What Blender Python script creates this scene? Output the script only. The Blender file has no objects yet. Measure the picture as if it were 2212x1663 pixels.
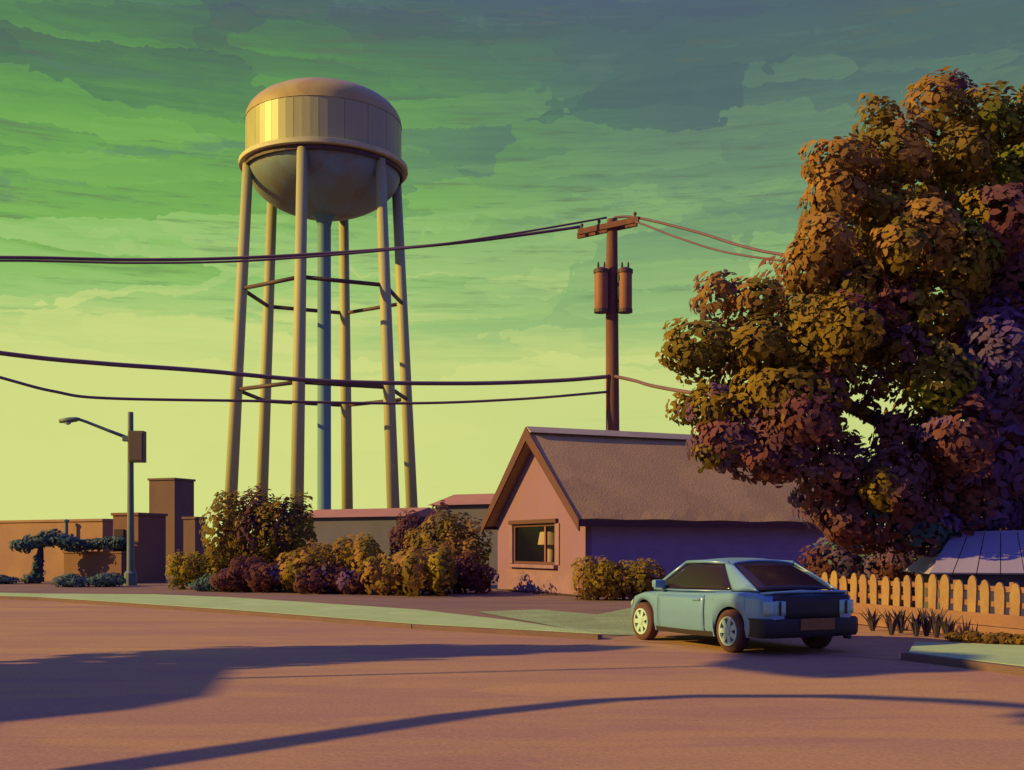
import bpy, bmesh, math, random
import numpy as np
from mathutils import Vector, Matrix

random.seed(7)
RNG = np.random.default_rng(11)
SC = bpy.context.scene
COL = SC.collection

# ------------------------------------------------------------------ camera, sky, sun, exposure
F, CX, HY, EYE = 2430.0, 1105.5, 1180.0, 1.6        # focal length / horizon measured on a 2211 px wide view
cam = bpy.data.cameras.new('camera')
cam.sensor_width = 36.0
cam.lens = 36.0 * F / 2211.0
cam.shift_y = (HY - 831.5) / 2211.0
cam.clip_end = 6000.0
camo = bpy.data.objects.new('camera', cam)
camo.location = (0, 0, EYE)
camo.rotation_euler = (math.radians(90), 0, 0)
COL.objects.link(camo)
SC.camera = camo

SUN_EL, SUN_AZ = math.radians(23), math.radians(13)   # sun low on the left, a little towards the viewer
SUN_DIR = Vector((-math.cos(SUN_EL) * math.cos(SUN_AZ), -math.cos(SUN_EL) * math.sin(SUN_AZ), math.sin(SUN_EL)))
sun = bpy.data.lights.new('sun', 'SUN')
sun.energy = 4.5
sun.angle = math.radians(0.6)
sun.color = (1.0, 0.67, 0.12)
suno = bpy.data.objects.new('sun', sun)
suno.rotation_euler = (-SUN_DIR).to_track_quat('-Z', 'Y').to_euler()
suno.location = (-60, -10, 40)
COL.objects.link(suno)

SC.view_settings.view_transform = 'Standard'
SC.view_settings.look = 'None'
SC.view_settings.gamma = 1.0
SC.view_settings.use_curve_mapping = False
SC.view_settings.exposure = 0.5
EXPO = 2 ** 0.5


def lin(r, g, b):
    f = lambda c: c / 12.92 if c <= 0.04045 else ((c + 0.055) / 1.055) ** 2.4
    return (f(r / 255.0), f(g / 255.0), f(b / 255.0))


class NT:
    """small helper that wires shader nodes"""

    def __init__(self, tree):
        self.t = tree
        tree.nodes.clear()

    def n(self, kind, **kw):
        nd = self.t.nodes.new(kind)
        for k, v in kw.items():
            setattr(nd, k, v)
        return nd

    def link(self, a, b):
        self.t.links.new(a, b)

    def put(self, sock, v):
        if hasattr(v, 'is_linked') or isinstance(v, bpy.types.NodeSocket):
            self.link(v, sock)
        else:
            sock.default_value = v

    def math(self, op, a, b=None, c=None, clamp=False):
        nd = self.n('ShaderNodeMath', operation=op, use_clamp=clamp)
        for i, v in enumerate((a, b, c)):
            if v is not None:
                self.put(nd.inputs[i], v)
        return nd.outputs[0]

    def mix(self, fac, a, b, blend='MIX'):
        nd = self.n('ShaderNodeMix', data_type='RGBA', blend_type=blend)
        self.put(nd.inputs[0], fac)
        for i, v in ((6, a), (7, b)):
            if isinstance(v, tuple):
                v = v if len(v) == 4 else v + (1.0,)
            self.put(nd.inputs[i], v)
        return nd.outputs[2]

    def ramp(self, fac, stops, interp='LINEAR'):
        nd = self.n('ShaderNodeValToRGB')
        nd.color_ramp.interpolation = interp
        el = nd.color_ramp.elements
        while len(el) > 1:
            el.remove(el[-1])
        el[0].position = stops[0][0]
        el[0].color = tuple(stops[0][1]) + (1.0,)
        for p, c in stops[1:]:
            e = el.new(p)
            e.color = tuple(c) + (1.0,)
        self.put(nd.inputs[0], fac)
        return nd.outputs[0]

    def sstep(self, v, a, b):
        nd = self.n('ShaderNodeMapRange', interpolation_type='SMOOTHSTEP')
        self.put(nd.inputs[0], v)
        nd.inputs[1].default_value = a
        nd.inputs[2].default_value = b
        return nd.outputs[0]

    def comb(self, x, y, z):
        nd = self.n('ShaderNodeCombineXYZ')
        for i, v in enumerate((x, y, z)):
            self.put(nd.inputs[i], v)
        return nd.outputs[0]

    def sep(self, v):
        nd = self.n('ShaderNodeSeparateXYZ')
        self.link(v, nd.inputs[0])
        return nd.outputs

    def noise(self, vec, scale, detail=3.0, rough=0.55, dist=0.0):
        nd = self.n('ShaderNodeTexNoise')
        if vec is not None:
            self.link(vec, nd.inputs['Vector'])
        nd.inputs['Scale'].default_value = scale
        nd.inputs['Detail'].default_value = detail
        nd.inputs['Roughness'].default_value = rough
        nd.inputs['Distortion'].default_value = dist
        return nd

    def voro(self, vec, scale, rnd=1.0):
        nd = self.n('ShaderNodeTexVoronoi', feature='F1')
        self.link(vec, nd.inputs['Vector'])
        nd.inputs['Scale'].default_value = scale
        nd.inputs['Randomness'].default_value = rnd
        return nd


# ---- evening sky: yellow-green glow low down, green clouds, slate then violet overhead and opposite the sun
world = bpy.data.worlds.new('World')
SC.world = world
world.use_nodes = True
w = NT(world.node_tree)
tc = w.n('ShaderNodeTexCoord').outputs['Generated']
dx, dy, dz = w.sep(tc)
az = w.math('ARCTAN2', dx, dy)                       # 0 straight ahead, negative to the left
hor = w.math('SQRT', w.math('ADD', w.math('MULTIPLY', dx, dx), w.math('MULTIPLY', dy, dy)))
el = w.math('ARCTAN2', dz, hor)
# ragged cloud strokes: cells long in azimuth, short in elevation
wob = w.noise(tc, 9.0, 4.0, 0.6)
wob2 = w.noise(tc, 60.0, 3.0, 0.7)
azw = w.math('ADD', az, w.math('MULTIPLY', w.math('SUBTRACT', wob.outputs[0], 0.5), 0.30))
elw = w.math('ADD', el, w.math('MULTIPLY', w.math('SUBTRACT', wob2.outputs[0], 0.5), 0.010))
elw = w.math('ADD', elw, w.math('MULTIPLY', w.math('SUBTRACT', wob.outputs[0], 0.5), 0.018))
cell = w.voro(w.comb(w.math('MULTIPLY', azw, 4.6), w.math('MULTIPLY', elw, 30.0), 0.0), 1.0)
cell2 = w.voro(w.comb(w.math('MULTIPLY', azw, 9.0), w.math('MULTIPLY', elw, 62.0), 3.7), 1.0)
r1 = w.sep(cell.outputs['Color'])
r2 = w.sep(cell2.outputs['Color'])
fine = w.noise(w.comb(w.math('MULTIPLY', az, 11.0), w.math('MULTIPLY', el, 150.0), 0.0), 1.0, 6.0, 0.7)
soft = w.noise(w.comb(w.math('MULTIPLY', az, 3.0), w.math('MULTIPLY', el, 14.0), 5.0), 1.0, 4.0, 0.6)
soft2 = w.noise(w.comb(w.math('MULTIPLY', azw, 4.0), w.math('MULTIPLY', el, 26.0), 9.0), 1.0, 7.0, 0.72)
e = w.math('ADD', el, w.math('MULTIPLY', w.math('SUBTRACT', r1[0], 0.5), 0.052))
e = w.math('ADD', e, w.math('MULTIPLY', w.math('SUBTRACT', r2[0], 0.5), 0.032))
e = w.math('ADD', e, w.math('MULTIPLY', w.math('SUBTRACT', fine.outputs[0], 0.5), 0.075))
e = w.math('ADD', e, w.math('MULTIPLY', w.math('SUBTRACT', soft.outputs[0], 0.5), 0.06))
ep = w.math('MULTIPLY', e, 2.0)                      # radians x 2, 0..1
warm = w.ramp(ep, [(0.00, lin(213, 222, 133)), (0.30, lin(207, 218, 132)), (0.37, lin(193, 211, 127)), (0.42, lin(166, 201, 119)),
                   (0.48, lin(151, 195, 112)), (0.55, lin(126, 180, 89)), (0.65, lin(110, 166, 86)),
                   (0.72, lin(100, 153, 86)), (0.78, lin(88, 133, 89)), (0.85, lin(81, 111, 93)), (0.93, lin(80, 97, 101)), (1.0, lin(81, 90, 113))])
cool = w.ramp(ep, [(0.00, lin(207, 216, 134)), (0.28, lin(200, 213, 131)), (0.36, lin(181, 203, 125)), (0.42, lin(150, 186, 119)),
                   (0.50, lin(133, 172, 113)), (0.58, lin(115, 152, 111)), (0.66, lin(100, 132, 109)), (0.74, lin(85, 112, 108)),
                   (0.90, lin(79, 100, 106)), (1.0, lin(81, 92, 115))])
side = w.math('ADD', az, w.math('MULTIPLY', w.math('SUBTRACT', r1[1], 0.5), 0.09))
sky = w.mix(w.sstep(side, -0.24, 0.14), warm, cool)
# stray olive-grey dry strokes
dry = w.math('MULTIPLY', w.sstep(fine.outputs[0], 0.52, 0.66), w.math('GREATER_THAN', r1[2], 0.62))
sky = w.mix(w.math('MULTIPLY', dry, w.math('MULTIPLY', w.sstep(el, 0.14, 0.28), 0.45)), sky, lin(100, 112, 92))
sky = w.mix(w.math('MULTIPLY', w.sstep(soft2.outputs[0], 0.54, 0.64), w.math('MULTIPLY', w.sstep(el, 0.18, 0.32), 0.5)), sky, lin(92, 124, 112))
# overhead
sky = w.mix(w.sstep(el, 0.40, 0.75), sky, (0.108, 0.135, 0.60))
# away from the glow (right and behind) the low sky turns to the violet-slate of the overhead sky
away = w.math('ABSOLUTE', w.math('ADD', az, 0.75))
sky = w.mix(w.sstep(away, 1.35, 2.1), sky, w.mix(w.sstep(el, 0.0, 0.5), (0.12, 0.185, 0.36), (0.108, 0.135, 0.60)))
sky2 = w.mix(w.sstep(el, -0.02, 0.0), (0.10, 0.07, 0.07), sky)
bg = w.n('ShaderNodeBackground')
w.link(sky2, bg.inputs[0])
bg.inputs[1].default_value = 1.0 / EXPO
wo = w.n('ShaderNodeOutputWorld')
w.link(bg.outputs[0], wo.inputs[0])

# ------------------------------------------------------------------ materials


def paint(name, col, col2=None, rough=0.75, scale=1.5, stretch=(1, 1, 1), amount=0.5, grain=0.12, bump=0.15, bscale=30.0,
          metal=0.0, spec=0.3, strokes=0.0, sscale=2.0, coat=0.0, col3=None):
    m = bpy.data.materials.new(name)
    m.use_nodes = True
    t = NT(m.node_tree)
    out = t.n('ShaderNodeOutputMaterial')
    b = t.n('ShaderNodeBsdfPrincipled')
    t.link(b.outputs[0], out.inputs[0])
    oc = t.n('ShaderNodeTexCoord').outputs['Object']
    mp = t.n('ShaderNodeMapping')
    mp.inputs['Scale'].default_value = stretch
    t.link(oc, mp.inputs[0])
    v = mp.outputs[0]
    n1 = t.noise(v, scale, 5.0, 0.62, 0.4)
    col2 = col2 or tuple(c * 0.7 for c in col)
    c = t.mix(t.math('MULTIPLY', t.sstep(n1.outputs[0], 0.36, 0.64), amount), col, col2)
    if strokes > 0:
        wv = t.n('ShaderNodeVectorMath', operation='ADD')
        t.link(v, wv.inputs[0])
        sc = t.n('ShaderNodeVectorMath', operation='SCALE')
        t.link(t.noise(v, sscale * 1.7, 3.0, 0.6).outputs['Color'], sc.inputs[0])
        sc.inputs['Scale'].default_value = 0.35 / sscale
        t.link(sc.outputs[0], wv.inputs[1])
        vo = t.voro(wv.outputs[0], sscale)
        vv = t.sep(vo.outputs['Color'])
        c = t.mix(t.math('MULTIPLY', t.math('SUBTRACT', vv[0], 0.35, clamp=True), strokes), c, col3 or tuple(x * 1.45 for x in col))
        c = t.mix(t.math('MULTIPLY', t.math('SUBTRACT', vv[1], 0.35, clamp=True), strokes), c, col2)
    n2 = t.noise(oc, bscale * 2.2, 4.0, 0.75)
    g = t.math('ADD', t.math('MULTIPLY', t.math('SUBTRACT', n2.outputs[0], 0.5), grain * 4), 1.0)
    hs = t.n('ShaderNodeHueSaturation')
    t.link(c, hs.inputs['Color'])
    t.link(g, hs.inputs['Value'])
    t.link(hs.outputs[0], b.inputs['Base Color'])
    b.inputs['Roughness'].default_value = rough
    b.inputs['Metallic'].default_value = metal
    b.inputs['Specular IOR Level'].default_value = spec
    b.inputs['Coat Weight'].default_value = coat
    b.inputs['Coat Roughness'].default_value = 0.25
    if bump > 0:
        bp = t.n('ShaderNodeBump')
        bp.inputs['Strength'].default_value = bump
        bp.inputs['Distance'].default_value = 0.03
        t.link(t.noise(v, bscale, 4.0, 0.6).outputs[0], bp.inputs['Height'])
        t.link(bp.outputs[0], b.inputs['Normal'])
    return m


def leaf_material(name):
    m = bpy.data.materials.new(name)
    m.use_nodes = True
    t = NT(m.node_tree)
    out = t.n('ShaderNodeOutputMaterial')
    b = t.n('ShaderNodeBsdfPrincipled')
    at = t.n('ShaderNodeAttribute', attribute_name='leaf_colour')
    t.link(at.outputs['Color'], b.inputs['Base Color'])
    b.inputs['Roughness'].default_value = 0.7
    b.inputs['Specular IOR Level'].default_value = 0.15
    tr = t.n('ShaderNodeBsdfTranslucent')
    t.link(at.outputs['Color'], tr.inputs[0])
    mx = t.n('ShaderNodeMixShader')
    mx.inputs[0].default_value = 0.42
    t.link(b.outputs[0], mx.inputs[1])
    t.link(tr.outputs[0], mx.inputs[2])
    t.link(mx.outputs[0], out.inputs[0])
    return m


def glass_material(name, tint, clear):
    m = bpy.data.materials.new(name)
    m.use_nodes = True
    t = NT(m.node_tree)
    out = t.n('ShaderNodeOutputMaterial')
    gl = t.n('ShaderNodeBsdfPrincipled')
    gl.inputs['Base Color'].default_value = tint + (1.0,)
    gl.inputs['Roughness'].default_value = 0.12
    gl.inputs['Specular IOR Level'].default_value = 0.35
    if clear > 0:
        tp = t.n('ShaderNodeBsdfTransparent')
        mx = t.n('ShaderNodeMixShader')
        mx.inputs[0].default_value = clear
        t.link(gl.outputs[0], mx.inputs[1])
        t.link(tp.outputs[0], mx.inputs[2])
        t.link(mx.outputs[0], out.inputs[0])
    else:
        t.link(gl.outputs[0], out.inputs[0])
    return m


M = {}
M['asphalt'] = paint('asphalt', (0.385, 0.215, 0.125), (0.30, 0.152, 0.14), 0.9, 0.8, (0.35, 1.6, 1), 0.75, 0.3, 0.35, 12, strokes=0.8, sscale=0.55, col3=(0.43, 0.255, 0.12))
M['earth'] = paint('earth', (0.21, 0.125, 0.115), (0.15, 0.09, 0.115), 0.95, 0.6, (0.5, 1.5, 1), 0.8, 0.15, 0.4, 9, strokes=0.5, sscale=0.6, col3=(0.29, 0.165, 0.1))
M['paving'] = paint('paving', (0.35, 0.49, 0.245), (0.30, 0.41, 0.20), 0.85, 1.2, (1, 1, 1), 0.5, 0.15, 0.2, 12, strokes=0.35, sscale=1.0)
M['kerbstone'] = paint('kerbstone', (0.15, 0.09, 0.10), (0.11, 0.07, 0.10), 0.9, 1.5, (1, 1, 1), 0.5, 0.1, 0.2, 14)
M['turf'] = paint('turf', (0.25, 0.34, 0.19), (0.20, 0.26, 0.14), 0.95, 1.4, (1, 1, 1), 0.7, 0.3, 0.6, 12, strokes=0.5, sscale=1.0)
M['tank'] = paint('tank_paint', (0.365, 0.35, 0.18), (0.29, 0.29, 0.18), 0.40, 0.5, (1, 1, 0.3), 0.6, 0.06, 0.08, 6, spec=0.4, strokes=0.6, sscale=0.35, col3=(0.42, 0.39, 0.18))
M['dome'] = paint('dome_paint', (0.36, 0.29, 0.085), (0.34, 0.22, 0.07), 0.36, 0.3, (1, 1, 1), 0.8, 0.06, 0.08, 6, spec=0.5, strokes=0.5, sscale=0.3)
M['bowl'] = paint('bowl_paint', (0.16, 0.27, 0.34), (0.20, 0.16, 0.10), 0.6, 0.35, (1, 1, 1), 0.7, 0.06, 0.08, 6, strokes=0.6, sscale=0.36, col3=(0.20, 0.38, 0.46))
M['legs'] = paint('leg_paint', (0.37, 0.355, 0.19), (0.30, 0.305, 0.20), 0.6, 0.5, (1, 1, 0.2), 0.6, 0.06, 0.08, 6)
M['walkway'] = paint('walkway_paint', (0.52, 0.50, 0.30), (0.40, 0.38, 0.26), 0.6, 0.5, (1, 1, 1), 0.6, 0.06, 0.05, 6)
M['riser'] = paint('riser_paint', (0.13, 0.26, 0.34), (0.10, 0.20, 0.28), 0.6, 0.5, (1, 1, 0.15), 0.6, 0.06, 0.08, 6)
M['strut'] = paint('strut_steel', (0.085, 0.05, 0.065), None, 0.6, 1, grain=0.05)
M['wood_pole'] = paint('weathered_pole', (0.17, 0.075, 0.06), (0.11, 0.04, 0.055), 0.85, 2.0, (1, 1, 0.15), 0.7, 0.1, 0.3, 12)
M['can'] = paint('transformer_paint', (0.27, 0.11, 0.085), (0.20, 0.08, 0.07), 0.6, 1.5, amount=0.5)
M['can_cap'] = paint('transformer_cap', (0.08, 0.045, 0.06), None, 0.6, 1.5)
M['wire'] = paint('cable', (0.15, 0.085, 0.14), None, 0.8, 1.0, grain=0.03, bump=0)
M['lamp_steel'] = paint('lamp_steel', (0.12, 0.17, 0.18), (0.09, 0.11, 0.13), 0.5, 1.0, grain=0.05)
M['lamp_box'] = paint('lamp_box', (0.14, 0.10, 0.085), None, 0.7, 1.0)
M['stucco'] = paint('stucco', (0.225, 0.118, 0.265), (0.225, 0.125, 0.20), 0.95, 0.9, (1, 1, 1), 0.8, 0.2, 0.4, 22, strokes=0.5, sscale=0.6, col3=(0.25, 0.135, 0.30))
M['side_wall'] = paint('shaded_side_plaster', (0.31, 0.235, 0.50), (0.26, 0.20, 0.43), 0.95, 1.0, (1, 1, 2), 0.8, 0.18, 0.3, 22)  # violet tint puts the side wall's shade into its colour
M['roofing'] = paint('roofing', (0.42, 0.265, 0.125), (0.35, 0.215, 0.12), 0.95, 0.9, (1, 1, 1), 0.8, 0.2, 0.35, 14, strokes=0.45, sscale=0.5)
M['ridge'] = paint('ridge_cap', (0.36, 0.30, 0.28), (0.26, 0.2, 0.2), 0.9, 1.5, (0.3, 1, 1), 0.7)
M['trim'] = paint('dark_trim', (0.11, 0.045, 0.06), (0.08, 0.04, 0.06), 0.8, 2.0)
M['sill'] = paint('pale_sill', (0.26, 0.145, 0.24), None, 0.85, 2.0)
M['interior'] = paint('room_wall', (0.05, 0.03, 0.04), None, 0.95, 1.0)
M['lampshade'] = paint('lampshade', (0.62, 0.44, 0.40), (0.52, 0.34, 0.3), 0.9, 4.0)
M['pane'] = glass_material('window_glass', (0.02, 0.02, 0.03), 0.86)
M['ochre_wall'] = paint('ochre_wall', (0.31, 0.18, 0.12), (0.24, 0.13, 0.12), 0.95, 0.4, (1, 1, 1), 0.8, 0.14, 0.2, 8, strokes=0.6, sscale=0.25, col3=(0.36, 0.23, 0.13))
M['brown_wall'] = paint('brown_wall', (0.19, 0.10, 0.075), (0.15, 0.075, 0.075), 0.95, 0.5, (1, 1, 1), 0.8, 0.12, 0.2, 8, strokes=0.4, sscale=0.3)
M['mauve_wall'] = paint('mauve_wall', (0.155, 0.095, 0.085), (0.13, 0.075, 0.08), 0.95, 0.5, (1, 1, 1), 0.7, 0.12, 0.2, 8, strokes=0.4, sscale=0.3)
M['slate_wall'] = paint('slate_wall', (0.095, 0.09, 0.16), None, 0.95, 0.5)
M['pink_roof'] = paint('pink_roof', (0.36, 0.17, 0.155), (0.28, 0.13, 0.14), 0.9, 0.6)
M['lavender'] = paint('lavender_roof', (0.29, 0.25, 0.47), (0.25, 0.21, 0.41), 0.8, 0.8, (1, 1, 0.6), 0.6)
M['fence'] = paint('fence_paint', (0.295, 0.185, 0.11), (0.24, 0.13, 0.10), 0.85, 2.2, (1, 1, 0.5), 0.9, 0.2, 0.3, 20, strokes=0.6, sscale=2.5, col3=(0.33, 0.25, 0.10))
M['board'] = paint('fence_board', (0.25, 0.125, 0.105), (0.20, 0.10, 0.10), 0.85, 2.2, (0.5, 0.5, 1), 0.8, 0.2, 0.25, 20)
M['bark'] = paint('bark', (0.085, 0.042, 0.052), (0.06, 0.032, 0.055), 0.95, 1.6, (1, 1, 0.25), 0.8, 0.1, 0.6, 7)
M['stem'] = paint('stem', (0.09, 0.05, 0.045), None, 0.9, 3.0)
M['leaf'] = leaf_material('leaf')
M['car'] = paint('car_paint', (0.135, 0.27, 0.54), (0.115, 0.23, 0.48), 0.36, 1.4, (0.4, 1, 2.5), 0.4, 0.02, 0.03, 10, metal=0.1, spec=0.5, coat=0.4)
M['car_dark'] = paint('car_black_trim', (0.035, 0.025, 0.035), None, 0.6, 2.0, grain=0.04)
M['car_glass'] = glass_material('tinted_glass', (0.022, 0.013, 0.028), 0.0)
M['tyre'] = paint('tyre', (0.10, 0.045, 0.045), (0.075, 0.035, 0.045), 0.9, 5.0)
M['rim'] = paint('rim', (0.40, 0.58, 0.62), None, 0.45, 4.0, grain=0.04, spec=0.5)
M['rim_dark'] = paint('rim_gap', (0.16, 0.20, 0.17), None, 0.6, 4.0, grain=0.04)
M['plate'] = paint('plate', (0.26, 0.11, 0.045), (0.2, 0.08, 0.04), 0.7, 6.0)
M['lens'] = paint('pale_lens', (0.33, 0.55, 0.50), (0.28, 0.46, 0.46), 0.3, 6.0, grain=0.03, spec=0.6)  # opaque pale aqua; paints the lit rear corner into the tail lights

# leaf colour palettes; maroon, plum and wine mostly put foliage shade into colour
OLIVE = [(0.20, 0.13, 0.026), (0.22, 0.14, 0.026), (0.165, 0.12, 0.03)]
RUST = [(0.29, 0.155, 0.055), (0.25, 0.135, 0.05), (0.31, 0.17, 0.065)]
GREEN = [(0.18, 0.19, 0.02), (0.15, 0.155, 0.02)]
GOLD = [(0.30, 0.22, 0.026), (0.26, 0.185, 0.03)]
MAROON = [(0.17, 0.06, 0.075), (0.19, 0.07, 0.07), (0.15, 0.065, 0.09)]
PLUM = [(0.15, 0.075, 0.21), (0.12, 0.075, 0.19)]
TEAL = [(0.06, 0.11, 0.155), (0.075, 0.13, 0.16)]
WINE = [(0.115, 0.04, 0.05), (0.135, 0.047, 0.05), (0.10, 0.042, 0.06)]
MAUVE = [(0.22, 0.13, 0.13)]

# ------------------------------------------------------------------ geometry helpers


def at(px, py, d):
    return Vector(((px - CX) / F * d, d, EYE + (HY - py) / F * d))


def gp(px, py):
    """the ground point seen at that place"""
    d = F * EYE / (py - HY)
    return Vector(((px - CX) / F * d, d, 0.0))


def tag(o, label=None, cat=None, group=None, kind=None):
    if label:
        o['label'] = label
    if cat:
        o['category'] = cat
    if group:
        o['group'] = group
    if kind:
        o['kind'] = kind
    return o


def thing(name, label, cat, loc=(0, 0, 0), rz=0.0, group=None):
    o = bpy.data.objects.new(name, None)
    o.empty_display_size = 0.3
    o.location = loc
    o.rotation_euler = (0, 0, rz)
    COL.objects.link(o)
    return tag(o, label, cat, group)


class MB:
    """collects shapes and links them as one mesh object"""

    def __init__(self):
        self.bm = bmesh.new()

    def poly(self, pts):
        return self.bm.faces.new([self.bm.verts.new(p) for p in pts])

    def box(self, c, s, m=None, bev=0.0):
        r = bmesh.ops.create_cube(self.bm, size=1.0)
        mm = Matrix.Translation(c) @ Matrix.Diagonal((s[0], s[1], s[2], 1))
        if m is not None:
            mm = m @ mm
        bmesh.ops.transform(self.bm, matrix=mm, verts=r['verts'])
        if bev > 0:
            es = list({e for v in r['verts'] for e in v.link_edges})
            bmesh.ops.bevel(self.bm, geom=es, offset=bev, segments=2, profile=0.6, affect='EDGES')
        return self

    def prism(self, pts, vec):
        """a flat outline pushed along vec"""
        a = [self.bm.verts.new(p) for p in pts]
        b = [self.bm.verts.new(Vector(p) + Vector(vec)) for p in pts]
        self.bm.faces.new(a)
        self.bm.faces.new(b[::-1])
        n = len(a)
        for i in range(n):
            self.bm.faces.new((a[i], b[i], b[(i + 1) % n], a[(i + 1) % n]))
        return self

    def tube(self, pts, radii, seg=8, cap=True):
        pts = [Vector(p) for p in pts]
        if not hasattr(radii, '__len__'):
            radii = [radii] * len(pts)
        rings = []
        up = None
        for i, p in enumerate(pts):
            d = (pts[min(i + 1, len(pts) - 1)] - pts[max(i - 1, 0)]).normalized()
            if up is None:
                up = d.orthogonal().normalized()
            up = (up - d * up.dot(d)).normalized()
            sd = d.cross(up)
            rings.append([self.bm.verts.new(p + (up * math.cos(2 * math.pi * k / seg) + sd * math.sin(2 * math.pi * k / seg)) * radii[i]) for k in range(seg)])
        for a, b in zip(rings, rings[1:]):
            for k in range(seg):
                self.bm.faces.new((a[k], a[(k + 1) % seg], b[(k + 1) % seg], b[k]))
        if cap:
            self.bm.faces.new(rings[0][::-1])
            self.bm.faces.new(rings[-1])
        return self

    def lathe(self, prof, seg=24, m=None, a0=0.0, a1=2 * math.pi):
        full = abs(a1 - a0 - 2 * math.pi) < 1e-5
        n = seg if full else seg + 1
        rings = []
        for r, z in prof:
            if r < 1e-6:
                v = Vector((0, 0, z))
                rings.append([self.bm.verts.new(m @ v if m else v)])
            else:
                row = []
                for k in range(n):
                    a = a0 + (a1 - a0) * k / seg
                    v = Vector((r * math.cos(a), r * math.sin(a), z))
                    row.append(self.bm.verts.new(m @ v if m else v))
                rings.append(row)
        for a, b in zip(rings, rings[1:]):
            for k in range(seg):
                k2 = (k + 1) % n
                if len(a) == 1 and len(b) == 1:
                    continue
                if len(a) == 1:
                    self.bm.faces.new((a[0], b[k2], b[k]))
                elif len(b) == 1:
                    self.bm.faces.new((a[k], a[k2], b[0]))
                else:
                    self.bm.faces.new((a[k], a[k2], b[k2], b[k]))
        return self

    def grid(self, fn, nu, nv):
        vs = [[self.bm.verts.new(fn(i / nu, j / nv)) for j in range(nv + 1)] for i in range(nu + 1)]
        for i in range(nu):
            for j in range(nv):
                self.bm.faces.new((vs[i][j], vs[i + 1][j], vs[i + 1][j + 1], vs[i][j + 1]))
        return self

    def build(self, name, mat, parent=None, smooth=False, thick=0.0):
        bm = self.bm
        bmesh.ops.remove_doubles(bm, verts=bm.verts, dist=1e-5)
        bmesh.ops.recalc_face_normals(bm, faces=bm.faces)
        if thick:
            bmesh.ops.solidify(bm, geom=list(bm.faces), thickness=thick)
            bmesh.ops.recalc_face_normals(bm, faces=bm.faces)
        me = bpy.data.meshes.new(name)
        bm.to_mesh(me)
        bm.free()
        if smooth:
            me.polygons.foreach_set('use_smooth', [True] * len(me.polygons))
            if smooth == 'angle':
                me.set_sharp_from_angle(angle=math.radians(38))
        me.materials.append(mat)
        o = bpy.data.objects.new(name, me)
        o.parent = parent
        COL.objects.link(o)
        return o


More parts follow.
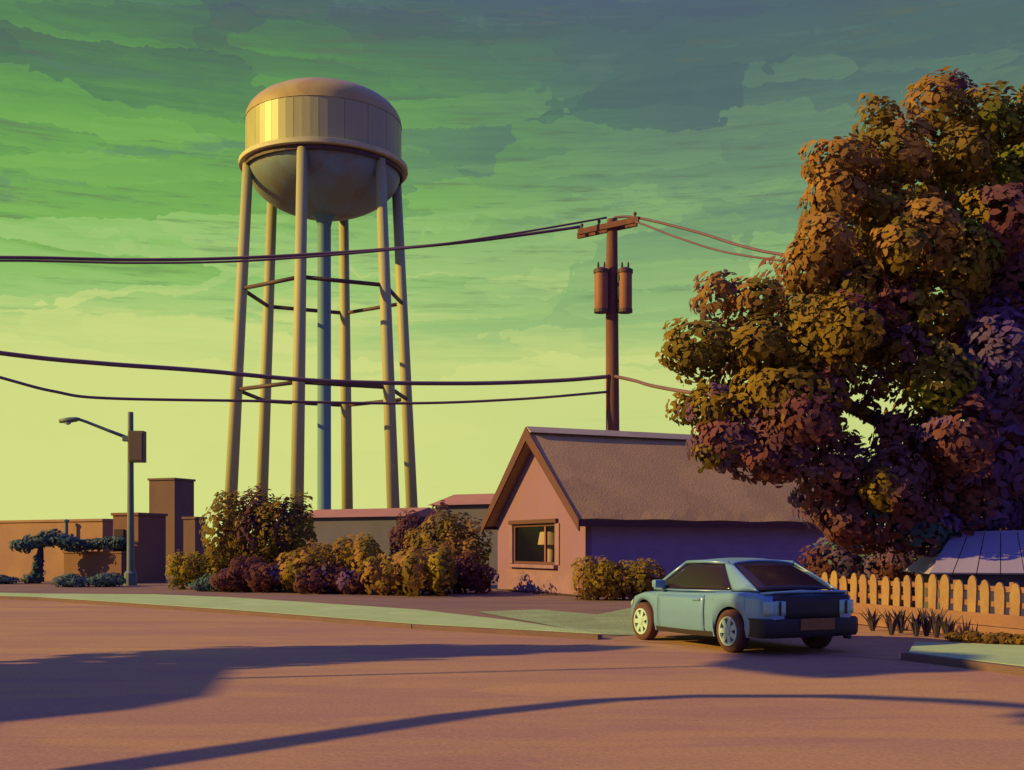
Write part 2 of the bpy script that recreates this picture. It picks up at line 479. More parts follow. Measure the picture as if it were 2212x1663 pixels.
def foliage(name, clumps, parent=None, mat=None):
    """clumps: (centre, radii, leaf count, leaf size, [(palette, weight)...]) -> one mesh of folded leaf blades"""
    P, NRM, SZ, CL, OUT = [], [], [], [], []
    for c, r, n, s, pals in clumps:
        n = int(n)
        u = RNG.normal(size=(n, 3))
        u /= np.linalg.norm(u, axis=1)[:, None]
        # lumpy outline
        ph = RNG.uniform(0, 6.28, size=6)
        lump = 1 + 0.16 * np.sin(3.1 * u[:, 0] + ph[0]) * np.sin(2.7 * u[:, 1] + ph[1]) + 0.13 * np.sin(5.3 * u[:, 2] + ph[2] + 2.9 * u[:, 0])
        rad = RNG.uniform(0, 1, size=n) ** 0.17 * lump
        P.append(np.array(c)[None, :] + u * rad[:, None] * np.array(r)[None, :])
        nn = u * np.array([1, 1, 1.0]) + np.array([-0.3, -0.2, 0.25]) + RNG.normal(size=(n, 3)) * 0.26
        NRM.append(nn / np.linalg.norm(nn, axis=1)[:, None])
        OUT.append(u)
        SZ.append(s * RNG.uniform(0.55, 1.35, size=n))
        pool, wts = [], []
        for pal, wt in pals:
            for q in pal:
                pool.append(q)
                wts.append(wt / len(pal))
        wts = np.array(wts) / sum(wts)
        # colour goes by patches of the crown, like brush dabs
        k = 9
        seeds = RNG.integers(0, n, size=k)
        pts = u * rad[:, None]
        sc = RNG.choice(len(pool), size=k, p=wts)
        d2 = ((pts[:, None, :] - pts[seeds][None, :, :]) ** 2).sum(-1)
        own = sc[d2.argmin(1)]
        own = np.where(RNG.uniform(size=n) < 0.07, RNG.choice(len(pool), size=n, p=wts), own)
        CL.append(np.array(pool)[own] * RNG.uniform(1.05, 1.4, size=(n, 1)))
    P, NRM, SZ, CL = np.concatenate(P), np.concatenate(NRM), np.concatenate(SZ), np.concatenate(CL)
    OUT = np.concatenate(OUT)
    n = len(P)
    t = np.cross(NRM, RNG.normal(size=(n, 3)))
    t /= np.linalg.norm(t, axis=1)[:, None] + 1e-9
    b = np.cross(NRM, t)
    L, W = SZ[:, None] * 0.55, SZ[:, None] * 0.27
    fold = NRM * SZ[:, None] * 0.10
    V = np.stack([P - t * L, P - t * L * 0.45 + b * W * 0.9 + fold, P + t * L * 0.3 + b * W + fold, P + t * L,
                  P + t * L * 0.3 - b * W + fold, P - t * L * 0.45 - b * W * 0.9 + fold], 1).reshape(-1, 3)
    base = np.arange(n)[:, None] * 6
    quad = np.concatenate([base + np.array([3, 2, 1, 0]), base + np.array([5, 4, 3, 0])], 1).reshape(-1)
    me = bpy.data.meshes.new(name)
    me.vertices.add(6 * n)
    me.vertices.foreach_set('co', V.astype(np.float32).ravel())
    me.loops.add(8 * n)
    me.loops.foreach_set('vertex_index', quad.astype(np.int32))
    me.polygons.add(2 * n)
    me.polygons.foreach_set('loop_start', (np.arange(2 * n) * 4).astype(np.int32))
    me.update(calc_edges=True)
    cn = OUT * 0.75 + NRM * 0.5
    cn /= np.linalg.norm(cn, axis=1)[:, None]
    me.polygons.foreach_set('use_smooth', [True] * (2 * n))
    me.normals_split_custom_set_from_vertices(np.repeat(cn, 6, 0).tolist())
    ca = me.color_attributes.new('leaf_colour', 'FLOAT_COLOR', 'POINT')
    rgba = np.concatenate([np.repeat(CL, 6, 0), np.ones((6 * n, 1))], 1).astype(np.float32)
    ca.data.foreach_set('color', rgba.ravel())
    me.materials.append(mat or M['leaf'])
    o = bpy.data.objects.new(name, me)
    o.parent = parent
    COL.objects.link(o)
    return o


def wobble(a, b, n, amp):
    a, b = Vector(a), Vector(b)
    out = []
    for i in range(n + 1):
        f = i / n
        p = a.lerp(b, f)
        if 0 < i < n:
            p += Vector((random.uniform(-amp, amp), random.uniform(-amp, amp), random.uniform(-amp, amp)))
        out.append(p)
    return out


# ------------------------------------------------------------------ ground, road, pavements
def sheet(name, pts, z, mat):
    m = MB()
    m.poly([(p[0], p[1], z) for p in pts])
    o = m.build(name, mat)
    for v in ():
        pass
    return tag(o, kind='structure')


def slab(name, pts, z0, z1, mat, kind='structure'):
    m = MB()
    m.prism([(p[0], p[1], z0) for p in pts], (0, 0, z1 - z0))
    return tag(m.build(name, mat), kind=kind)


g = MB()
g.poly([(-3000, -400, 0), (3000, -400, 0), (3000, 4500, 0), (-3000, 4500, 0)])
tag(g.build('ground', M['earth']), kind='structure')

KD = Vector((0.743, -0.669, 0)).normalized()          # direction of the kerb
KN = Vector((0.669, 0.743, 0)).normalized()           # from road towards the far side
K0 = gp(1300, 1381)


def kp(s, t):
    return K0 + KD * s + KN * t


# far kerb with the drive opening, near kerb behind the viewer
sheet('road', [kp(-120, 0.05), kp(120, 0.05), kp(120, -13.4), kp(-120, -13.4)], 0.004, M['asphalt'])
sheet('driveway', [kp(0.0, 0.0), kp(6.3, 0.0), kp(6.6, 5.5), kp(1.2, 7.5), kp(-0.2, 3.0)], 0.008, M['asphalt'])

slab('pavement', [gp(1300, 1381), gp(900, 1358), gp(500, 1325), gp(90, 1296.5), gp(-200, 1286), gp(-200, 1281.5), gp(90, 1288.5), gp(330, 1290), gp(500, 1297), gp(900, 1325), gp(1110, 1351)], -0.1, 0.10, M['paving'])
R0, R1 = gp(1962, 1425), gp(2211, 1457)
slab('pavement', [R0, R1, R1 + (R1 - R0) * 8, gp(2211, 1409) + (R1 - R0) * 8, gp(2211, 1409), gp(1975, 1401)], -0.1, 0.11, M['paving'])
def kerb(pts, z1):
    m = MB()
    for a, b in zip(pts, pts[1:]):
        d = (b - a).normalized()
        nrm = Vector((d.y, -d.x, 0))
        if nrm.dot(KN) > 0:
            nrm = -nrm
        m.prism([a + Vector((0, 0, -.1)), b + Vector((0, 0, -.1)), b + nrm * 0.14 + Vector((0, 0, -.1)), a + nrm * 0.14 + Vector((0, 0, -.1))], (0, 0, z1 + 0.1))
    return tag(m.build('kerb', M['kerbstone']), kind='structure')


kerb([gp(1300, 1381), gp(900, 1358), gp(500, 1325), gp(90, 1296.5), gp(-200, 1286)], 0.094)
kerb([R0, R1, R1 + (R1 - R0) * 8], 0.104)
slab('near_pavement', [kp(-60, -13.4), kp(60, -13.4), kp(60, -15.4), kp(-60, -15.4)], -0.1, 0.12, M['paving'])

lawn_pts = [gp(1030, 1322), gp(1160, 1317), gp(1290, 1328), gp(1385, 1309), gp(1396, 1374), gp(1290, 1371), gp(1180, 1350)]
sheet('lawn', lawn_pts, 0.012, M['turf'])
# ------------------------------------------------------------------ water tower
TD = 104.0
TS = F / TD
TX = -17.35


def tz(py):
    return EYE + (HY - py) / TS


def water_tower():
    root = thing('water_tower', 'tall yellow legged water tower with domed tank rising behind the bushes', 'water tower', (TX, TD, 0))
    R = 166 / TS
    zr, zs, ztop, zb = tz(368), tz(272), tz(196), tz(468)
    npl = 20
    for k in range(npl):                                   # wall plates, each with a small seam
        a0, a1 = 2 * math.pi * k / npl + 0.1, 2 * math.pi * (k + 1) / npl + 0.1
        g_ = 0.0022
        m = MB()
        m.lathe([(R - 0.12, zr), (R, zr), (R, zs), (R - 0.12, zs)], 3, a0=a0 + g_, a1=a1 - g_)
        m.build('tank_plate', M['tank'], root)
    m = MB()
    prof = [(R - 0.06, zr), (R - 0.06, zs)]
    m.lathe(prof, 40)
    m.build('tank_liner', M['strut'], root)
    m = MB()
    prof = [(R + 0.05, zs - 0.02), (R + 0.03, zs + 0.05)]
    for k in range(1, 11):
        a = math.pi / 2 * k / 10
        prof.append(((R + 0.03) * math.cos(a) ** 0.9 if k < 10 else 0.0, zs + 0.05 + (ztop - zs - 0.05) * math.sin(a) ** 1.0))
    m.lathe(prof, 48)
    m.build('dome', M['dome'], root, smooth=True)
    m = MB()
    m.lathe([(0.0, ztop - 0.05), (0.5, ztop - 0.05), (0.5, ztop + 0.25), (0.0, ztop + 0.4)], 12)
    m.build('vent', M['dome'], root)
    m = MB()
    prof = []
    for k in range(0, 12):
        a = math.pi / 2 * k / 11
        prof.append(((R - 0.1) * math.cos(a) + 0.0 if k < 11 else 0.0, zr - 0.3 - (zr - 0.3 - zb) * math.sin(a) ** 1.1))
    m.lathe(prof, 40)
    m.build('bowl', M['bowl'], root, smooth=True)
    m = MB()                                              # walkway ring
    m.lathe([(R - 0.05, zr - 0.12), (R + 0.55, zr - 0.12), (R + 0.6, zr - 0.08), (R + 0.6, zr + 0.30), (R + 0.52, zr + 0.34), (R - 0.05, zr + 0.34)], 48)
    bal = m.build('balcony', M['walkway'], root, smooth='angle')
    m = MB()
    m.lathe([(R - 0.02, zr - 0.55), (R + 0.18, zr - 0.55), (R + 0.18, zr - 0.14), (R - 0.02, zr - 0.14)], 40)
    m.build('ring_girder', M['strut'], root)
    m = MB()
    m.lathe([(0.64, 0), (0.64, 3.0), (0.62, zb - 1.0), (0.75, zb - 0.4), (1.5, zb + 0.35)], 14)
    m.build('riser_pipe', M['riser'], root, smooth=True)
    ztp = zr - 0.4
    Rt, Rb = R - 0.12, 8.8

    def legp(k, z):
        a = math.radians(-6 + 60 * k)
        r = Rb + (Rt - Rb) * z / ztp
        return Vector((r * math.sin(a), -r * math.cos(a), z))
    for k in range(6):
        m = MB()
        m.tube([legp(k, 0), legp(k, ztp * 0.5), legp(k, ztp)], [0.58, 0.53, 0.47], 12)
        lg = m.build('leg', M['legs'], root, smooth=True)
        m = MB()
        m.box(legp(k, 0.25), (2.0, 2.0, 0.5))
        m.build('footing', M['slate_wall'], lg)
    for z in (tz(640), tz(852)):
        for k in range(6):
            m = MB()
            m.tube([legp(k, z), legp(k + 1, z)], 0.19, 8)
            m.build('strut', M['strut'], root, smooth=True)
    return root


water_tower()

# ------------------------------------------------------------------ cottage
BETA = math.radians(25)
HX = Vector((math.cos(BETA), math.sin(BETA), 0))       # along the ridge, going right and away
HB = Vector((-math.sin(BETA), math.cos(BETA), 0))      # along the gable, going back
HW, HL, HE, HR = 6.7, 11.0, 2.72, 5.55
hc = gp(1264, 1290)


def cottage():
    root = thing('cottage', 'pink cottage with steep brown roof, gable window facing the street', 'house', hc, BETA)
    # local: x along the ridge, y across the gable, z up
    wy0, wy1, wz0, wz1 = 2.05, 5.35, 0.98, 2.38
    t = 0.22

    def gable_front(x0):
        m = MB()
        for pts in ([(0, 0), (HW, 0), (HW, wz0), (0, wz0)], [(0, wz0), (wy0, wz0), (wy0, wz1), (0, wz1)],
                    [(wy1, wz0), (HW, wz0), (HW, wz1), (wy1, wz1)],
                    [(0, wz1), (HW, wz1), (HW, HE), (HW / 2, HR - 0.04), (0, HE)]):
            m.prism([(x0, y, z) for y, z in pts], (t, 0, 0))
        return m
    gable_front(0).build('gable_wall', M['stucco'], root)
    m = MB()
    m.prism([(HL - t, 0, 0), (HL - t, HW, 0), (HL - t, HW, HE), (HL - t, HW / 2, HR - 0.04), (HL - t, 0, HE)], (t, 0, 0))
    m.build('gable_wall', M['stucco'], root)
    m = MB()
    m.box(((HL) / 2, t / 2 + 0.003, HE / 2), (HL - 2 * t - 0.004, t, HE))
    m.build('side_wall', M['side_wall'], root)
    m = MB()
    m.box(((HL) / 2, HW - t / 2 - 0.003, HE / 2), (HL - 2 * t - 0.004, t, HE))
    m.build('side_wall', M['side_wall'], root)
    m = MB()
    m.box((2.6, HW / 2, 1.4), (0.1, HW - 2 * t - 0.02, 2.8))
    m.box((1.4, HW / 2, 2.85), (2.4, HW - 2 * t - 0.02, 0.06))
    m.build('room_partition', M['interior'], root)
    # roof slopes
    ov, rk, th = 0.38, 0.42, 0.16
    sl = (HR - HE) / (HW / 2)
    for sgn in (0, 1):
        m = MB()
        ye, yr = (-ov, HW / 2) if sgn == 0 else (HW + ov, HW / 2)
        ze = HE - ov * sl + 0.05
        zr_ = HR + 0.05
        nu, nv = 22, 9

        def fn(u, v):
            x = -rk + (HL + 2 * rk) * u
            y = ye + (yr - ye) * v
            z = ze + (zr_ - ze) * v
            return Vector((x, y, z + 0.012 * math.sin(9 * u + 3 * v) + (0.02 * math.sin(31 * u) if v == 0 else 0)))
        m.grid(fn, nu, nv)
        m.build('roof_slope', M['roofing'], root, thick=th)
    m = MB()
    m.prism([(-rk - 0.02, HW / 2 - 0.36, HR - 0.10), (-rk - 0.02, HW / 2, HR + 0.13), (-rk - 0.02, HW / 2 + 0.36, HR - 0.10), (-rk - 0.02, HW / 2, HR - 0.12)], (HL + 2 * rk + 0.04, 0, 0))
    m.build('ridge_cap', M['ridge'], root)
    # bargeboards on the street gable
    for sgn in (1, -1):
        y0 = HW / 2 + sgn * (HW / 2 + ov + 0.05)
        z0 = HE - (ov + 0.05) * sl + 0.02
        m = MB()
        m.prism([(-rk - 0.06, y0, z0 - 0.30), (-rk - 0.06, y0, z0 + 0.06), (-rk - 0.06, HW / 2 + sgn * 0.002, HR + 0.10), (-rk - 0.06, HW / 2 + sgn * 0.002, HR - 0.36)], (0.055, 0, 0))
        m.build('bargeboard', M['trim'], root)
        m = MB()
        m.box((HL / 2, HW / 2 + sgn * (HW / 2 + ov + 0.03), HE - ov * sl - 0.08), (HL + 2 * rk, 0.05, 0.2))
        m.build('fascia', M['trim'], root)
    # window
    wf = MB()
    yc, zc = (wy0 + wy1) / 2, (wz0 + wz1) / 2
    wf.box((0.07, yc, wz1 - 0.05), (0.10, wy1 - wy0 - 0.004, 0.10))
    wf.box((0.07, yc, wz0 + 0.05), (0.10, wy1 - wy0 - 0.004, 0.10))
    wf.box((0.07, wy0 + 0.06, zc), (0.10, 0.12, wz1 - wz0 - 0.204))
    wf.box((0.07, wy1 - 0.06, zc), (0.10, 0.12, wz1 - wz0 - 0.204))
    win = wf.build('window', M['trim'], root)
    m = MB()
    m.box((0.07, wy0 + 0.85, zc), (0.07, 0.1, wz1 - wz0 - 0.21))
    m.build('mullion', M['can'], win)
    for ya, yb in ((wy0 + 0.12, wy0 + 0.79), (wy0 + 0.91, wy1 - 0.12)):
        m = MB()
        m.box((0.09, (ya + yb) / 2, zc), (0.012, yb - ya, wz1 - wz0 - 0.21))
        m.build('pane', M['pane'], win)
    m = MB()
    m.box((-0.05, yc, wz1 + 0.07), (0.12, wy1 - wy0 + 0.4, 0.14), bev=0.01)
    m.build('lintel', M['trim'], win)
    m = MB()
    m.box((-0.06, yc, wz0 - 0.06), (0.2, wy1 - wy0 + 0.3, 0.12), bev=0.015)
    m.build('window_sill', M['sill'], root)
    # pale boards that paint lit patches either side of the opening
    for ya in (wy0 - 0.16, wy1 + 0.16):
        m = MB()
        m.box((-0.02, ya, zc), (0.045, 0.3, wz1 - wz0 - 0.02), bev=0.01)
        m.build('lit_patch_board', M['sill'], root)
    m = MB()
    m.box((-0.02, HW / 2 - 0.2, 0.42), (0.05, HW - 1.2, 0.72), bev=0.01)
    m.build('plinth_panel', M['sill'], root)
    # standing lamp just inside the window
    p = root.matrix_basis
    loc = Matrix.Translation(hc) @ Matrix.Rotation(BETA, 4, 'Z') @ Vector((0.62, yc - 0.1, 0.0))
    lp = thing('standing_lamp', 'pale lamp with drum shade standing inside the cottage window', 'lamp', loc, BETA)
    m = MB()
    m.lathe([(0.0, 0), (0.2, 0), (0.2, 0.06), (0.0, 0.07)], 14)
    m.build('base', M['lampshade'], lp)
    m = MB()
    m.tube([(0, 0, 0.06), (0, 0, 1.75)], 0.16, 10)
    m.build('stem', M['lampshade'], lp, smooth=True)
    m = MB()
    m.lathe([(0.0, 1.70), (0.46, 1.66), (0.38, 2.1), (0.0, 2.12)], 18)
    m.build('lamp_shade', M['lampshade'], lp, smooth='angle')
    m = MB()
    m.box((0.6, HW / 2, 0.02), (1.6, HW - 0.5, 0.04))
    m.build('room_floor', M['interior'], root)


cottage()

# ------------------------------------------------------------------ far buildings (front faces turned to the sun)
FT = Vector((math.cos(math.radians(30)), -math.sin(math.radians(30)), 0))
FB = Vector((math.sin(math.radians(30)), math.cos(math.radians(30)), 0))


def front_box(px0, px1, d0, ang=30, depth=0.0):
    """near left corner and width of a turned box whose outline spans px0..px1"""
    p0 = at(px0, HY, d0)
    p0.z = 0
    a = math.radians(ang)
    ft, fb = Vector((math.cos(a), -math.sin(a), 0)), Vector((math.sin(a), math.cos(a), 0))
    lo, hi = 0.1, 60.0
    for _ in range(50):
        wd = (lo + hi) / 2
        q = [p0 + ft * wd, p0 + ft * wd + fb * depth]
        if max(CX + F * v.x / v.y for v in q) < px1:
            lo = wd
        else:
            hi = wd
    return p0, lo


def block(name, label, px0, px1, pytop, d0, depth, wall, roofm, ang=24, parts=()):
    p0, wdt = front_box(px0, px1, d0, ang, depth)
    h = EYE + (HY - pytop) / F * (d0 - wdt * 0.25)
    root = thing(name, label, 'building', p0, math.radians(-ang))
    m = MB()
    m.box((wdt / 2, depth / 2, h / 2), (wdt, depth, h))
    m.build('wall', wall, root)
    m = MB()
    m.box((wdt / 2, depth / 2, h + 0.04), (wdt + 0.14, depth + 0.14, 0.12), bev=0.02)
    m.build('parapet', roofm, root)
    for kind, x, z, sx, sz in parts:
        m = MB()
        m.box((x * wdt, -0.02, z * h), (sx, 0.12, sz))
        m.build(kind, M['interior'], root)
    return root, wdt, h


block('shop_building', 'long low orange building at the left edge behind the dark flat topped tree', -140, 256, 1128, 57, 0.9, M['ochre_wall'], M['ochre_wall'], 30)
block('garage_building', 'low brown flat roofed building directly behind the street lamp pole', 244, 358, 1112, 49, 1.8, M['brown_wall'], M['brown_wall'], 22,
      parts=(('door', 0.28, 0.42, 0.5, 2.2),))
block('storage_tower', 'tall plain mauve brown block rising beside the street lamp', 322, 419, 1036, 63, 1.7, M['mauve_wall'], M['mauve_wall'], 22)
block('annex_building', 'small mauve annex joined to the right of the tall block', 396, 444, 1120, 60, 0.9, M['mauve_wall'], M['mauve_wall'], 22)


def far_house(name, label, px0, px1, py_eave, py_ridge, d0, wall, roofm):
    p0, wdt = front_box(px0, px1, d0)
    dd = d0 - wdt * 0.25
    he, hr = EYE + (HY - py_eave) / F * dd, EYE + (HY - py_ridge) / F * dd
    root = thing(name, label, 'house', p0, math.radians(-30))
    m = MB()
    m.box((wdt / 2, 2.5, he / 2), (wdt, 5, he))
    m.build('wall', wall, root)
    m = MB()
    m.prism([(-0.3, -0.4, he), (-0.3, 2.5, hr), (-0.3, 5.4, he)], (wdt + 0.6, 0, 0))
    m.build('roof', roofm, root)
    return root


far_house('bungalow', 'low slate bungalow with pink roof seen below the water tower legs', 640, 872, 1117, 1096, 78, M['slate_wall'], M['pink_roof'])
far_house('bungalow', 'distant pink roofed house just left of the cottage gable', 940, 1085, 1090, 1062, 66, M['slate_wall'], M['pink_roof'])

# garden wall and thin post in front of the orange building
gw0, gww = front_box(138, 262, 50)
root = thing('garden_wall', 'short brown garden wall under the dark clipped hedge', 'wall', gw0, math.radians(-30))
m = MB()
m.box((gww / 2, 0.15, 0.65), (gww, 0.3, 1.3))
m.build('wall_body', M['brown_wall'], root)
m = MB()
m.box((gww / 2, 0.15, 1.34), (gww + 0.1, 0.4, 0.09), bev=0.02)
m.build('coping', M['brown_wall'], root)
pp = at(143, 1180, 51.5)
root = thing('thin_post', 'thin dark upright post above the garden wall at left', 'post', (pp.x, pp.y, 0))
m = MB()
m.tube([(0, 0, 0), (0, 0, EYE + (HY - 1124) / F * 51.5)], [0.11, 0.09], 8)
m.build('shaft', M['lamp_steel'], root)
m = MB()
m.lathe([(0.0, 2.72), (0.14, 2.72), (0.14, 2.8), (0.0, 2.86)], 10)
m.build('cap', M['lamp_steel'], root)

# ------------------------------------------------------------------ street lamp
LD = 46.0
lb = at(282, HY, LD)
root = thing('street_lamp', 'grey steel street lamp with long arm and a square box near its top', 'street lamp', (lb.x, lb.y, 0))


def lz(py):
    return EYE + (HY - py) / F * LD


ls = F / LD
m = MB()
m.tube([(0, 0, 0), (0, 0, 3.5), (0, 0, lz(890))], [0.16, 0.13, 0.11], 12)
m.build('pole', M['lamp_steel'], root, smooth='angle')
m = MB()
m.lathe([(0.0, 0), (0.26, 0), (0.26, 0.5), (0.18, 0.6), (0.0, 0.6)], 12)
m.build('base', M['lamp_steel'], root)
m = MB()
m.tube([(0, 0, lz(948)), (-(282 - 235) / ls, -0.1, lz(930)), (-(282 - 190) / ls, -0.2, lz(912)), (-(282 - 172) / ls, -0.25, lz(906))], [0.075, 0.065, 0.06, 0.06], 8)
m.build('arm', M['lamp_steel'], root, smooth=True)
m = MB()
hx = -(282 - 155) / ls
m.lathe([(0.0, -0.42), (0.12, -0.38), (0.17, 0.0), (0.14, 0.3), (0.06, 0.45), (0.0, 0.46)], 12, m=Matrix.Translation((hx, -0.28, lz(909))) @ Matrix.Rotation(math.radians(84), 4, 'Y') @ Matrix.Diagonal((0.7, 1, 1, 1)))
hd = m.build('lamp_head', M['lamp_steel'], root, smooth=True)
m = MB()
m.lathe([(0.0, -0.1), (0.1, -0.06), (0.13, 0.0), (0.0, 0.0)], 12, m=Matrix.Translation((hx - 0.05, -0.28, lz(909) - 0.1)))
m.build('lens', M['rim'], hd)
m = MB()
m.box(((297 - 282) / ls, -0.02, lz(965)), (0.62, 0.42, 1.28), bev=0.03)
bx = m.build('junction_box', M['lamp_box'], root)
m = MB()
m.box(((297 - 282) / ls, -0.24, lz(965)), (0.5, 0.02, 1.12), bev=0.005)
m.build('cover', M['lamp_box'], bx)
m = MB()
m.box((-0.12, -0.03, lz(948)), (0.34, 0.3, 0.2), bev=0.02)
m.build('bracket', M['lamp_steel'], root)

# ------------------------------------------------------------------ utility pole, transformers and wires
UD = 47.5
us = F / UD
ub = at(1322, HY, UD)
uz = lambda py: EYE + (HY - py) / F * UD
root = thing('utility_pole', 'brown wooden utility pole with two transformers rising behind the cottage roof', 'utility pole', (ub.x, ub.y, 0))
m = MB()
m.tube([(0, 0, 0), (0.02, 0, 6), (-0.02, 0, uz(600)), (0.0, 0, uz(474))], [0.31, 0.29, 0.26, 0.22], 12)
m.build('shaft', M['wood_pole'], root, smooth='angle')
for k, (dy, z) in enumerate(((-0.3, uz(488)), (0.3, uz(488)))):
    a = Vector((-(1322 - 1250) / us, 0.75 + dy, z - 0.14))
    b = Vector(((1374 - 1322) / us, -0.6 + dy, z + 0.02))
    m = MB()
    d = (b - a)
    L = d.length
    rot = d.to_track_quat('X', 'Z').to_matrix().to_4x4()
    m.box((0, 0, 0), (L, 0.13, 0.24), m=Matrix.Translation((a + b) / 2) @ rot, bev=0.015)
    ca = m.build('crossarm', M['wood_pole'], root)
    for f in (0.06, 0.35, 0.94):
        p = a.lerp(b, f)
        m = MB()
        m.lathe([(0.0, 0.1), (0.03, 0.1), (0.04, 0.2), (0.07, 0.22), (0.07, 0.30), (0.0, 0.36)], 8, m=Matrix.Translation(p))
        m.build('insulator', M['can_cap'], ca)
for px, dyy in ((1297, -0.35), (1348, -0.35)):
    x = (px - 1322) / us
    zt, zb_ = uz(588), uz(676)
    mm = Matrix.Translation((x, dyy, 0))
    m = MB()
    m.lathe([(0.0, zb_), (0.27, zb_), (0.29, zb_ + 0.06), (0.29, zt - 0.12), (0.0, zt - 0.12)], 16, m=mm)
    cn = m.build('transformer', M['can'], root, smooth='angle')
    m = MB()
    m.lathe([(0.0, zt - 0.13), (0.33, zt - 0.13), (0.33, zt + 0.02), (0.12, zt + 0.12), (0.0, zt + 0.12)], 16, m=mm)
    m.build('cap', M['can_cap'], cn, smooth='angle')
    m = MB()
    m.lathe([(0.0, zb_ - 0.06), (0.31, zb_ - 0.06), (0.31, zb_ + 0.08), (0.0, zb_ + 0.08)], 16, m=mm)
    m.build('bottom_band', M['can_cap'], cn)
    for s in (-0.13, 0.13):
        m = MB()
        m.lathe([(0.0, zt + 0.1), (0.04, zt + 0.1), (0.05, zt + 0.2), (0.03, zt + 0.34), (0.0, zt + 0.34)], 8, m=mm @ Matrix.Translation((s, 0, 0)))
        m.build('bushing', M['can_cap'], cn)
    m = MB()
    m.box((x * 0.62, -0.2, (zt + zb_) / 2 + 0.3), (abs(x) * 0.75, 0.12, 0.14))
    m.build('hanger', M['can_cap'], cn)
    m = MB()
    m.box((x * 0.62, -0.2, (zt + zb_) / 2 - 0.4), (abs(x) * 0.75, 0.12, 0.14))
    m.build('hanger', M['can_cap'], cn)


def wire(label, pts, r):
    P = [at(*p) for p in pts]
    # Catmull-Rom through the sag points
    out = []
    for i in range(len(P) - 1):
        p0, p1, p2, p3 = P[max(i - 1, 0)], P[i], P[i + 1], P[min(i + 2, len(P) - 1)]
        for k in range(8):
            t = k / 8
            out.append(0.5 * ((2 * p1) + (p2 - p0) * t + (2 * p0 - 5 * p1 + 4 * p2 - p3) * t * t + (3 * p1 - p0 - 3 * p2 + p3) * t ** 3))
    out.append(P[-1])
    m = MB()
    m.tube(out, r, 6)
    return tag(m.build('power_line', M['wire'], None, smooth=True), label, 'power line', 'power lines strung from the utility pole')


wire('top cable from left end of the crossarm past the tower legs', [(-500, 560, 40), (0, 556, 42), (280, 561, 43.5), (520, 557, 44.5), (800, 541, 45.8), (1030, 520, 47), (1252, 490, 48.2)], 0.065)
wire('upper thin cable meeting the pole top from the left', [(-500, 570, 40), (0, 563, 42), (300, 568, 43.3), (560, 562, 44.3), (880, 536, 45.7), (1100, 506, 46.6), (1310, 470, 47.5)], 0.045)
wire('upper cable running from the pole top right into the big tree', [(1325, 470, 47.5), (1375, 470, 46.8), (1500, 500, 44), (1600, 531, 41), (1690, 550, 38), (1900, 575, 32)], 0.055)
wire('lower of the two cables from the crossarm right into the big tree', [(1330, 478, 47.2), (1374, 480, 46.6), (1460, 512, 44.5), (1560, 543, 42), (1700, 565, 38), (1900, 590, 32)], 0.04)
wire('thick black cable crossing the middle of the tower legs', [(-400, 705, 38), (20, 765, 40), (220, 785, 41), (430, 800, 42.5), (700, 823, 44), (1000, 828, 45.7), (1200, 822, 46.8), (1316, 813, 47.3)], 0.085)
wire('thick black cable stub going right from the pole into the leaves', [(1328, 813, 47.3), (1370, 822, 46), (1412, 834, 44), (1520, 852, 39), (1650, 862, 33)], 0.075)
wire('lowest thin cable below the thick black one', [(-400, 700, 38), (0, 815, 40), (120, 846, 40.8), (230, 860, 41.5), (550, 866, 43.5), (880, 871, 45.4), (1120, 862, 46.6), (1316, 846, 47.3)], 0.055)

# ------------------------------------------------------------------ picket fence
FA, FZ = at(1772, HY, 24.2), at(2240, HY, 18.2)
FA.z = FZ.z = 0
fd = (FZ - FA)
FL = fd.length
fang = math.atan2(fd.y, fd.x)
root = thing('picket_fence', 'ochre picket fence with rounded tops beneath the big tree', 'fence', FA, fang)
npk = 20
random.seed(5)
m0 = None
for k in range(npk):
    s = FL * 1.12 * (k + 0.5) / npk
    h = random.uniform(0.99, 1.10)
    lean = random.uniform(-0.03, 0.03)
    wdt = random.uniform(0.105, 0.125)
    m = MB()
    outline = [(-wdt * 0.9, 0.42), (wdt * 0.9, 0.42), (wdt * 1.05, h - 0.22)]
    for q in range(1, 6):
        a = math.pi * q / 6
        outline.append((wdt * math.cos(a) * 1.05, h - 0.2 + 0.2 * math.sin(a)))
    outline.append((-wdt * 1.05, h - 0.22))
    m.prism([(s + x + lean * z, -0.03, z) for x, z in outline], (0, 0.03, 0))
    m.build('picket', M['fence'], root)
for z in (0.62, 0.88):
    m = MB()
    m.box((FL * 0.56, 0.035, z), (FL * 1.12, 0.05, 0.09))
    m.build('rail', M['board'], root)
for z in (0.13, 0.35):
    m = MB()
    m.box((FL * 0.56, -0.045, z), (FL * 1.12, 0.04, 0.21), bev=0.008)
    m.build('kick_board', M['board'], root)
for k in range(6):
    m = MB()
    m.box((FL * 1.12 * k / 5, 0.11, 0.5), (0.1, 0.1, 1.0))
    m.build('post', M['board'], root)

# ------------------------------------------------------------------ parked car
CA = math.radians(25)
rw = gp(1583, 1409)                                      # left rear wheel on the road
car_dir = Vector((-math.sin(CA), math.cos(CA), 0))
car_left = Vector((-math.cos(CA), -math.sin(CA), 0))
car_o = rw + car_dir * 1.24 - car_left * 0.79
car = thing('parked_car', 'dusty teal two door coupe parked with its dark rear facing us', 'car', car_o, math.atan2(car_dir.y, car_dir.x))

